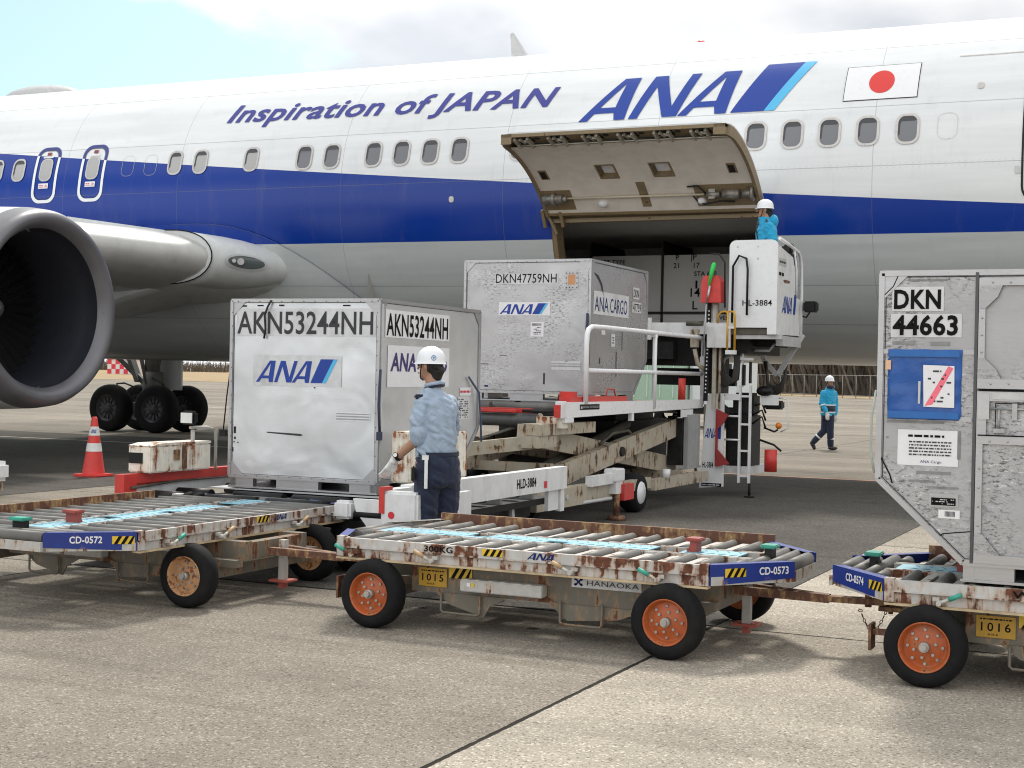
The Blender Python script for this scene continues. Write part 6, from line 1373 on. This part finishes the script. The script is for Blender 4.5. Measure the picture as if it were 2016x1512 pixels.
# ------------------------------------------------------------------ people
from mathutils import noise as mnoise
def fuse(mb,name,mat,parent,voxel=.012,smooth=6,wr=0.0,ws=9.0):
    me=mb.mesh('tmp',mat); ob=bpy.data.objects.new('tmp',me); COL.objects.link(ob)
    m=ob.modifiers.new('r','REMESH'); m.mode='VOXEL'; m.voxel_size=voxel; m.use_smooth_shade=True
    s=ob.modifiers.new('s','SMOOTH'); s.factor=.5; s.iterations=smooth
    dg=bpy.context.evaluated_depsgraph_get(); me2=bpy.data.meshes.new_from_object(ob.evaluated_get(dg)); me2.name=name
    bpy.data.objects.remove(ob); bpy.data.meshes.remove(me)
    if wr:
        ns=[v.normal.copy() for v in me2.vertices]
        for v,n_ in zip(me2.vertices,ns):
            q=Vector((v.co.x*ws,v.co.y*ws,v.co.z*ws*1.9+v.co.x*ws*.9)); q+=mnoise.noise_vector(q*.5)*.8
            k=mnoise.noise(q); v.co+=n_*wr*(abs(k)*2.2-.55)
    me2.materials.clear(); me2.materials.append(mat)
    for p in me2.polygons: p.use_smooth=True; p.material_index=0
    o=bpy.data.objects.new(name,me2); COL.objects.link(o); o.parent=parent; return o
def limb(mb,pts,rad):
    for i,(p,r_) in enumerate(zip(pts,rad)):
        mb.sphere(tuple(p),r_,0,12,8)
        if i: mb.cyl(pts[i-1],p,rad[i-1],12,r2=r_)
def loft(mb,rings,yaw,n=24):
    """rings: (x,y,z,half width,half depth)"""
    c_,s_=math.cos(yaw),math.sin(yaw); vs=[];fs=[]
    for x,y,z,a,b in rings:
        for k in range(n):
            t=2*PI*k/n; e=.9; ca=math.copysign(abs(math.cos(t))**e,math.cos(t)); sa=math.copysign(abs(math.sin(t))**e,math.sin(t))
            px,py=a*ca,b*sa; vs.append((x+px*c_-py*s_,y+px*s_+py*c_,z))
    m=len(rings)
    for i in range(m-1):
        for k in range(n): fs.append((i*n+k,i*n+(k+1)%n,(i+1)*n+(k+1)%n,(i+1)*n+k))
    fs.append(tuple(range(n))[::-1]); fs.append(tuple((m-1)*n+k for k in range(n))); mb.add(vs,fs,0,True)
skin=simple('skin',(.42,.235,.15),.5,var=.08,nscale=30); hair=simple('black_hair',(.012,.010,.009),.5)
def cloth(name,col,scale=9,strength=.5,stripe=False):
    m,t,b=newmat(name); v=coords(t); n=noise(t,coords(t,(1,1,.7)),scale,4,.55,1.2)
    base=ramp(t,n,[(.3,tuple(c*.86 for c in col)),(.7,tuple(min(1,c*1.08) for c in col))])
    if stripe:
        s=node(t,'ShaderNodeSeparateXYZ'); t.links.new(v,s.inputs[0]); k=math_(t,'LESS_THAN',math_(t,'FRACT',math_(t,'MULTIPLY',s.outputs[0],120)),.3); base=mix(t,math_(t,'MULTIPLY',k,.25),base,(.8,.85,.9))
    t.links.new(base,b.inputs['Base Color']); b.inputs['Roughness'].default_value=.8; b.inputs['Sheen Weight'].default_value=.2
    bump(t,b,n,strength,.03); return m
shirt=cloth('pale_blue_shirt',(.31,.40,.52),10,.6,True); navy=cloth('navy_trousers',(.010,.018,.048),8,.7); cyanj=cloth('cyan_jacket',(.012,.36,.62),12,.6); glove=cloth('white_glove',(.74,.74,.72),30,.3); reflect=simple('reflective_tape',(.75,.77,.75),.4,bmp=0); bootm=simple('black_boot',(.015,.015,.016),.45)
helm=simple('helmet_white',(.82,.84,.87),.25,var=.02,bmp=0); darkcloth=cloth('dark_navy_cloth',(.012,.018,.04),9,.5)
def head(r,c,yaw,helmet_h=.115):
    """returns head primitives for the body, plus hair, face features and helmet as children; c = centre of the head, yaw 0 looks along +y"""
    c=Vector(c); f=Vector((-math.sin(yaw),math.cos(yaw),0)); s=Vector((f.y,-f.x,0))
    def hp(a,b,z): return c+s*a+f*b+Vector((0,0,z))
    mb=MB()
    for k in (-1,1):
        p=hp(k*.032,.088,.005); mb.sphere(tuple(p),.009,0,8,6)
    mb.build('eye',simple('eye_dark',(.02,.015,.012),.2,bmp=0) if 'eye_dark' not in MATS else MATS['eye_dark'],r,True)
    mb=MB()
    for k in (-1,1): mb.tube([hp(k*.018,.096,.026),hp(k*.045,.086,.028)],.004,5)
    mb.build('eyebrow',hair,r,True)
    MB().tube([hp(-.022,.096,-.055),hp(0,.102,-.054),hp(.022,.096,-.055)],.0045,6).build('mouth',simple('lip',(.30,.12,.10),.5,bmp=0) if 'lip' not in MATS else MATS['lip'],r,True)
    mb=MB(); 
    rings=[]
    mb.sphere(tuple(hp(0,-.014,.012)),.086,0,18,12,(.98,1.05,1.04)); limb(mb,[hp(0,-.055,-.03),hp(0,-.05,-.075)],[.062,.05]); fuse(mb,'hair',hair,r,.008,3)
    mb=MB(); vs=[];fs=[]; n=28; R_=[(0,1.0,0),(.025,.99,0),(.055,.93,0),(.085,.78,0),(.105,.55,0),(.118,.28,0),(.122,.03,0)]
    for z,k,_ in R_:
        for i in range(n):
            t=2*PI*i/n; a=math.cos(t)*.100*k; b=math.sin(t)*.116*k; ridge=.004 if abs(math.cos(t))<.3 and z>.05 else 0
            vs.append(hp(a,b-.004,.028+z*helmet_h/.115+ridge))
    for j in range(len(R_)-1):
        for i in range(n): fs.append((j*n+i,j*n+(i+1)%n,(j+1)*n+(i+1)%n,(j+1)*n+i))
    mb.add(vs,fs,0,True); vs=[];fs=[]
    for z,k,ext in ((.028,1.0,0),(.020,1.04,0),(.016,1.08,1)):
        for i in range(n):
            t=2*PI*i/n; b=math.sin(t); vs.append(hp(math.cos(t)*.100*k,b*.116*k+(max(0,b)**3)*.022*(1 if k>1 else 0)-.004,z))
    for j in range(2):
        for i in range(n): fs.append((j*n+i,j*n+(i+1)%n,(j+1)*n+(i+1)%n,(j+1)*n+i))
    mb.add(vs,fs,0,True); h_=mb.build('helmet',helm,r,True)
    mb=MB(); mb.tube([hp(-.092,.02,.03),hp(-.088,.035,-.04),hp(-.05,.055,-.095),hp(0,.065,-.108),hp(.05,.055,-.095),hp(.088,.035,-.04),hp(.092,.02,.03)],.005,6); mb.tube([hp(-.090,-.03,.02),hp(-.056,-.085,-.02),hp(0,-.104,-.03),hp(.056,-.085,-.02),hp(.090,-.03,.02)],.011,6); mb.build('chin_strap',blackp,h_,True)
    b_=MB(); b_.sphere(tuple(hp(0,.004,.01)),.084,0,18,12,(.90,1.02,1.22)); b_.sphere(tuple(hp(0,.03,-.055)),.058,0,14,8,(1,.95,1)); limb(b_,[hp(0,.088,.012),hp(0,.112,-.020)],[.009,.014]); 
    for k in (-1,1): b_.sphere(tuple(hp(k*.086,-.005,-.005)),.020,0,8,6,(.5,1,1.5))
    limb(b_,[hp(0,-.015,-.06),hp(0,-.03,-.17)],[.056,.060]); b_.sphere(tuple(hp(0,.07,-.08)),.026,0,8,6)
    return b_,h_,hp
def hand(parent,w_,tip_dir,palm_n,mat,side_=1,curl=.5,name='glove',voxel=.0045):
    """palm box, four separate curled fingers, thumb from the side of the palm"""
    d=Vector(tip_dir).normalized(); n=Vector(palm_n).normalized(); n=(n-d*n.dot(d)).normalized(); a=d.cross(n)*side_; w_=Vector(w_)
    mb=MB(); limb(mb,[w_-d*.03,w_+d*.01],[.034,.030])
    for k in range(-1,2): limb(mb,[w_+d*.015+a*k*.014,w_+d*.085+a*k*.025],[.017,.0165])
    for k,(o_,l) in enumerate(((-.036,.060),(-.012,.072),(.012,.076),(.034,.068))):
        p=w_+d*.085+a*o_; pts=[p]; dd=d.copy(); ang=curl*(.5+.12*k)
        for j,fr_ in enumerate((.45,.32,.23)):
            dd=(dd*math.cos(ang*.6)+n*math.sin(ang*.6)); p=p+dd*l*fr_*1.15; pts.append(p)
            nn=(n*math.cos(ang*.6)-d*0); 
        limb(mb,pts,[.0105,.010,.0092,.008])
    p=w_+d*.025+a*.034; limb(mb,[p,p+a*.028+d*.03+n*.012,p+a*.034+d*.055+n*.026],[.014,.0125,.010])
    return fuse(mb,name,mat,parent,voxel,2)
# --- worker in the pale blue shirt, seen from behind
YW=R(25.4)
Wk=thing('person','worker in white helmet and pale blue shirt, seen from behind before the bright container','person',(-5.235,9.70,0),YW)
fy=R(32)
b_,h_,hp=head(Wk,(-.055,.02,1.655),R(62))
body=b_
loft(body,[(.0,0,.85,.13,.09),(0,0,1.0,.13,.09),(0,0,1.2,.13,.09),(.0,0,1.36,.13,.08),(-.02,0,1.42,.07,.05)],fy)
Ls,Rs=Vector((-.118,-.085,1.385)),Vector((.108,.085,1.39)); Le,Re=Vector((-.112,-.10,1.125)),Vector((.10,.24,1.17)); Lw,Rw=Vector((-.285,-.02,.965)),Vector((-.02,.42,1.18))
limb(body,[Ls,Le,Lw],[.035,.043,.031]); limb(body,[Rs,Re,Rw],[.032,.032,.028])
limb(body,[Vector((-.08,-.03,.9)),Vector((-.06,-.02,.48)),Vector((-.07,-.06,.08))],[.08,.06,.045]); limb(body,[Vector((.10,.04,.9)),Vector((.09,.05,.48)),Vector((.10,.02,.08))],[.08,.06,.045])
fuse(body,'body',skin,Wk,.010,4)
mb=MB(); loft(mb,[(.0,0,.965,.160,.120),(.0,0,1.02,.166,.125),(.0,-.01,1.15,.158,.120),(.0,-.01,1.28,.160,.122),(-.005,0,1.36,.162,.115),(-.02,0,1.42,.14,.095),(-.035,0,1.465,.09,.075),(-.045,.0,1.50,.062,.062)],fy)
limb(mb,[Ls+Vector((.02,.0,-.01)),Ls.lerp(Le,.5)+Vector((-.012,0,0)),Le+Vector((-.012,0,.015))],[.070,.074,.068]); limb(mb,[Rs+Vector((-.02,0,-.01)),Rs.lerp(Re,.5),Re,Re.lerp(Rw,.5)],[.068,.070,.070,.062])
sh_=fuse(mb,'shirt',shirt,Wk,.008,5,.011,9)
mb=MB(); d_=(Lw-Le).normalized(); limb(mb,[Le+Vector((-.012,0,.03)),Le+d_*.022],[.076,.068]); fuse(mb,'rolled_cuff',shirt,sh_,.009,2)
mb=MB(); mb.tube([hp(.065,-.06,-.135),hp(.03,-.10,-.125),hp(-.03,-.10,-.125),hp(-.065,-.06,-.135),hp(-.07,0,-.15)],.016,8); mb.build('collar',shirt,sh_,True)
mb=MB(); mb.tube([hp(.07,-.06,-.153),hp(.03,-.105,-.145),hp(-.03,-.105,-.145),hp(-.072,-.06,-.155),hp(-.078,0,-.17)],.010,8); mb.box((-.165,-.135,1.405),(-.09,-.095,1.44),0,.01); mb.build('lanyard',darkcloth,sh_,True)
mb=MB(); 
loft(mb,[(.015,0,.99,.165,.125),(.015,0,.90,.178,.138),(.015,0,.80,.175,.14),(.015,0,.74,.165,.13)],fy); limb(mb,[Vector((-.065,-.04,.84)),Vector((-.06,-.03,.50)),Vector((-.07,-.05,.10))],[.105,.085,.072]); limb(mb,[Vector((.095,.04,.84)),Vector((.09,.05,.50)),Vector((.10,.03,.10))],[.105,.085,.072]); tr=fuse(mb,'trousers',navy,Wk,.009,4,.010,8)
mb=MB(); vs=[];fs=[]; n=32
for z in (.975,1.005):
    for k in range(n): t=2*PI*k/n; px,py=.172*math.cos(t),.132*math.sin(t); vs.append((.015+px*math.cos(fy)-py*math.sin(fy),px*math.sin(fy)+py*math.cos(fy),z))
for k in range(n): fs.append((k,(k+1)%n,n+(k+1)%n,n+k))
mb.add(vs,fs,0,True); mb.build('belt',darkcloth,tr,True)
mb=MB(); mb.box((-.075,-.172,.735),(-.050,-.163,.965)); mb.box((-.095,-.170,.95),(-.045,-.160,.985)); mb.box((-.068,-.176,.40),(-.04,-.15,.47)); mb.build('tool_strap',reflect,tr,True)
MB().box((-.175,-.15,.78),(-.145,-.10,.90),0,.01).build('belt_pouch',blackp,tr,True)
for x,y in ((-.07,-.02),(.10,.06)):
    mb=MB(); mb.sphere((x-.03,y+.07,.05),.06,0,12,8,(.85,1.9,.8)); mb.box((x-.07,y-.04,.004),(x+.02,y+.16,.03)); fuse(mb,'shoe',bootm,Wk,.010,2)
hand(Wk,Lw+d_*.045,(-.42,-.05,-.80),(-.5,.7,.2),glove,1,.75)
hand(Wk,Rw+(Rw-Re).normalized()*.04,(-.5,.8,-.1),(-.3,-.4,-.8),glove,-1,.6)
mb=MB(); mb.cyl(Lw-d_*.005,Lw+d_*.018,.036,16); mb.cyl(Lw+d_*.006+Vector((-.012,-.034,.012)),Lw+d_*.006+Vector((-.016,-.046,.016)),.022,14); wt=mb.build('watch',blackp,Wk,True)
MB().cyl(Lw+d_*.006+Vector((-.016,-.046,.016)),Lw+d_*.006+Vector((-.0165,-.048,.0165)),.016,14).build('watch_face',reflect,wt,True)
e_=hp(-.02,-.128,.062) if 0 else None
def hb(a,b):
    th=R(-142)+a/.12; q=.125; f=Vector((-math.sin(R(62)),math.cos(R(62)),0)); s=Vector((f.y,-f.x,0)); cc=Vector((-.055,.02,1.655))
    return cc+s*(.101*math.cos(th))+f*(.117*math.sin(th)-.004)+Vector((0,0,.062+b))
mark('round_emblem',poly2d([([(.021*math.cos(i*PI/12),.021*math.sin(i*PI/12)) for i in range(24)],[[(.016*math.cos(i*PI/12),.016*math.sin(i*PI/12)) for i in range(24)][::-1]]),([(-.010,.010),(-.004,.010),(0,.002),(.004,.010),(.010,.010),(.002,-.012),(-.002,-.012)],[])]),hb,simple('emblem_blue',(.10,.25,.50),.4,bmp=0),h_,local=True)
# --- operator standing in the cab
Op=thing('person','operator in white helmet and cyan hooded jacket standing in the raised loader cab','person',(-5.47,19.55,2.29),YW)
fo=R(82)
b_,h2,hp=head(Op,(.0,0,1.655),R(80))
loft(b_,[(.02,0,.85,.12,.09),(.02,0,1.2,.12,.09),(.02,0,1.38,.11,.07)],fo)
limb(b_,[Vector((-.06,0,.9)),Vector((-.06,0,.1))],[.08,.05]); limb(b_,[Vector((.06,.08,.9)),Vector((.06,.08,.1))],[.08,.05])
Sa,Ea,Wa=Vector((.03,-.17,1.40)),Vector((.09,-.20,1.13)),Vector((-.10,-.16,1.05)); Sb,Eb,Wb=Vector((.03,.17,1.40)),Vector((.07,.2,1.13)),Vector((-.1,.16,1.06))
limb(b_,[Sa,Ea,Wa],[.035,.034,.028]); limb(b_,[Sb,Eb,Wb],[.035,.034,.028]); fuse(b_,'body',skin,Op,.011,4)
mb=MB(); loft(mb,[(.03,0,.83,.19,.15),(.03,0,1.0,.18,.145),(.03,0,1.25,.19,.15),(.03,0,1.38,.20,.14),(.03,0,1.46,.12,.11),(.0,0,1.53,.075,.085),(-.01,0,1.56,.07,.08)],fo)
limb(mb,[Sa,Sa.lerp(Ea,.5)+Vector((.01,-.01,0)),Ea,Wa],[.08,.078,.072,.052]); limb(mb,[Sb,Eb,Wb],[.08,.07,.052]); jk=fuse(mb,'jacket',cyanj,Op,.010,4,.012,9)
mb=MB(); mb.sphere((.115,0,1.50),.085,0,14,10,(.9,1.2,1.15)); mb.sphere((.10,0,1.40),.07,0,14,10,(.9,1.3,1.2)); fuse(mb,'hood',cyanj,jk,.010,3)
mb=MB(); mb.tube([(.0,-.11,1.52),(.02,-.17,1.42),(.0,-.19,1.28),(-.06,-.16,1.12)],.013,6); mb.tube([(-.10,-.04,1.50),(-.12,-.06,1.35),(-.10,-.12,1.2)],.009,6); mb.build('dark_harness',darkcloth,jk,True)
mb=MB(); loft(mb,[(.02,0,.9,.16,.12),(.02,0,.75,.16,.13)],fo); limb(mb,[Vector((-.05,-.06,.8)),Vector((-.05,-.06,.1))],[.1,.07]); limb(mb,[Vector((.05,.07,.8)),Vector((.05,.07,.1))],[.1,.07]); fuse(mb,'trousers',navy,Op,.013,3)
for y in (-.06,.07):
    mb=MB(); mb.sphere((-.07,y,.05),.055,0,12,8,(2.0,.9,.8)); fuse(mb,'shoe',bootm,Op,.012,2)
hand(Op,Wa+(Wa-Ea).normalized()*.03,(-.9,.1,-.2),(0,0,-1),glove,1,.7); hand(Op,Wb+(Wb-Eb).normalized()*.03,(-.9,0,-.2),(0,0,-1),glove,-1,.7)
# --- worker walking on the apron beyond
Fw=thing('person','distant worker in white helmet, cyan jacket and navy trousers walking across the apron','person',(-7.82,33.5,0),YW)
ff=R(-150)
b_,h3,hp=head(Fw,(.07,0,1.585),R(-158))
loft(b_,[(.03,0,.85,.12,.09),(.05,0,1.2,.12,.09),(.06,0,1.33,.11,.07)],ff)
Ka,Aa=Vector((.10,-.04,.47)),Vector((.12,0,.09)); Kb,Ab=Vector((-.02,.05,.46)),Vector((-.24,.10,.20))
limb(b_,[Vector((.09,-.04,.85)),Ka,Aa],[.08,.055,.045]); limb(b_,[Vector((0,.06,.85)),Kb,Ab],[.08,.055,.045])
S1_,E1_,W1_=Vector((-.085,-.08,1.31)),Vector((-.125,-.10,1.07)),Vector((-.04,-.19,.90)); S2_,E2_,W2_=Vector((.195,.06,1.31)),Vector((.235,.08,1.07)),Vector((.225,.02,.86))
limb(b_,[S1_,E1_,W1_],[.035,.034,.028]); limb(b_,[S2_,E2_,W2_],[.035,.034,.028]); fuse(b_,'body',skin,Fw,.012,3)
mb=MB(); loft(mb,[(.04,0,.80,.165,.145),(.04,0,.88,.17,.14),(.045,0,1.05,.175,.14),(.055,0,1.22,.175,.14),(.06,0,1.31,.165,.125),(.065,0,1.39,.12,.10),(.07,0,1.47,.075,.085)],ff)
limb(mb,[S1_,E1_,W1_],[.078,.070,.052]); limb(mb,[S2_,E2_,W2_],[.078,.070,.052]); jk=fuse(mb,'jacket',cyanj,Fw,.012,3,.009,9)
mb=MB(); loft(mb,[(.042,0,.89,.176,.148),(.045,0,1.03,.181,.148)],ff); mb.build('navy_panel',darkcloth,jk,True); mb=MB(); mb.tube([(.07-.06,-.06,1.47),(.08,-.11,1.46),(.15,-.04,1.47)],.045,8); mb.build('scarf',darkcloth,jk,True)
mb=MB(); loft(mb,[(.042,0,.865,.178,.151),(.043,0,.895,.179,.151)],ff); loft(mb,[(.045,0,1.03,.182,.150),(.046,0,1.06,.183,.150)],ff); mb.cyl(E1_+Vector((.01,-.01,-.02)),E1_+Vector((.02,-.02,-.05)),.079,14); mb.build('reflective_band',reflect,jk,True)
mb=MB(); loft(mb,[(.04,0,.86,.155,.13),(.04,0,.74,.155,.13)],ff); limb(mb,[Vector((.09,-.03,.80)),Ka,Aa+Vector((0,0,.04))],[.10,.082,.075]); limb(mb,[Vector((0,.04,.80)),Kb,Ab],[.10,.082,.072]); tr=fuse(mb,'trousers',navy,Fw,.012,3)
mb=MB(); mb.cyl((.118,-.01,.24),(.12,-.005,.28),.084,14); q_=Kb.lerp(Ab,.55); mb.cyl(q_,q_+(Ab-Kb).normalized()*.04,.082,14); mb.build('reflective_band',reflect,tr,True)
mb=MB(); mb.sphere((.16,-.05,.05),.055,0,12,8,(2.1,1.2,.85)); limb(mb,[Aa,Vector((.12,-.01,.06))],[.06,.055]); fuse(mb,'boot',bootm,Fw,.010,2)
mb=MB(); limb(mb,[Ab,Ab+Vector((-.04,.02,-.05)),Ab+Vector((-.0,-.02,-.16))],[.058,.055,.04]); fuse(mb,'boot',bootm,Fw,.010,2)
hand(Fw,W1_+Vector((.01,-.02,-.03)),(.15,-.2,-1),(0,1,0),glove,1,.6); hand(Fw,W2_+Vector((0,0,-.03)),(0,-.1,-1),(0,1,0),glove,-1,.5)
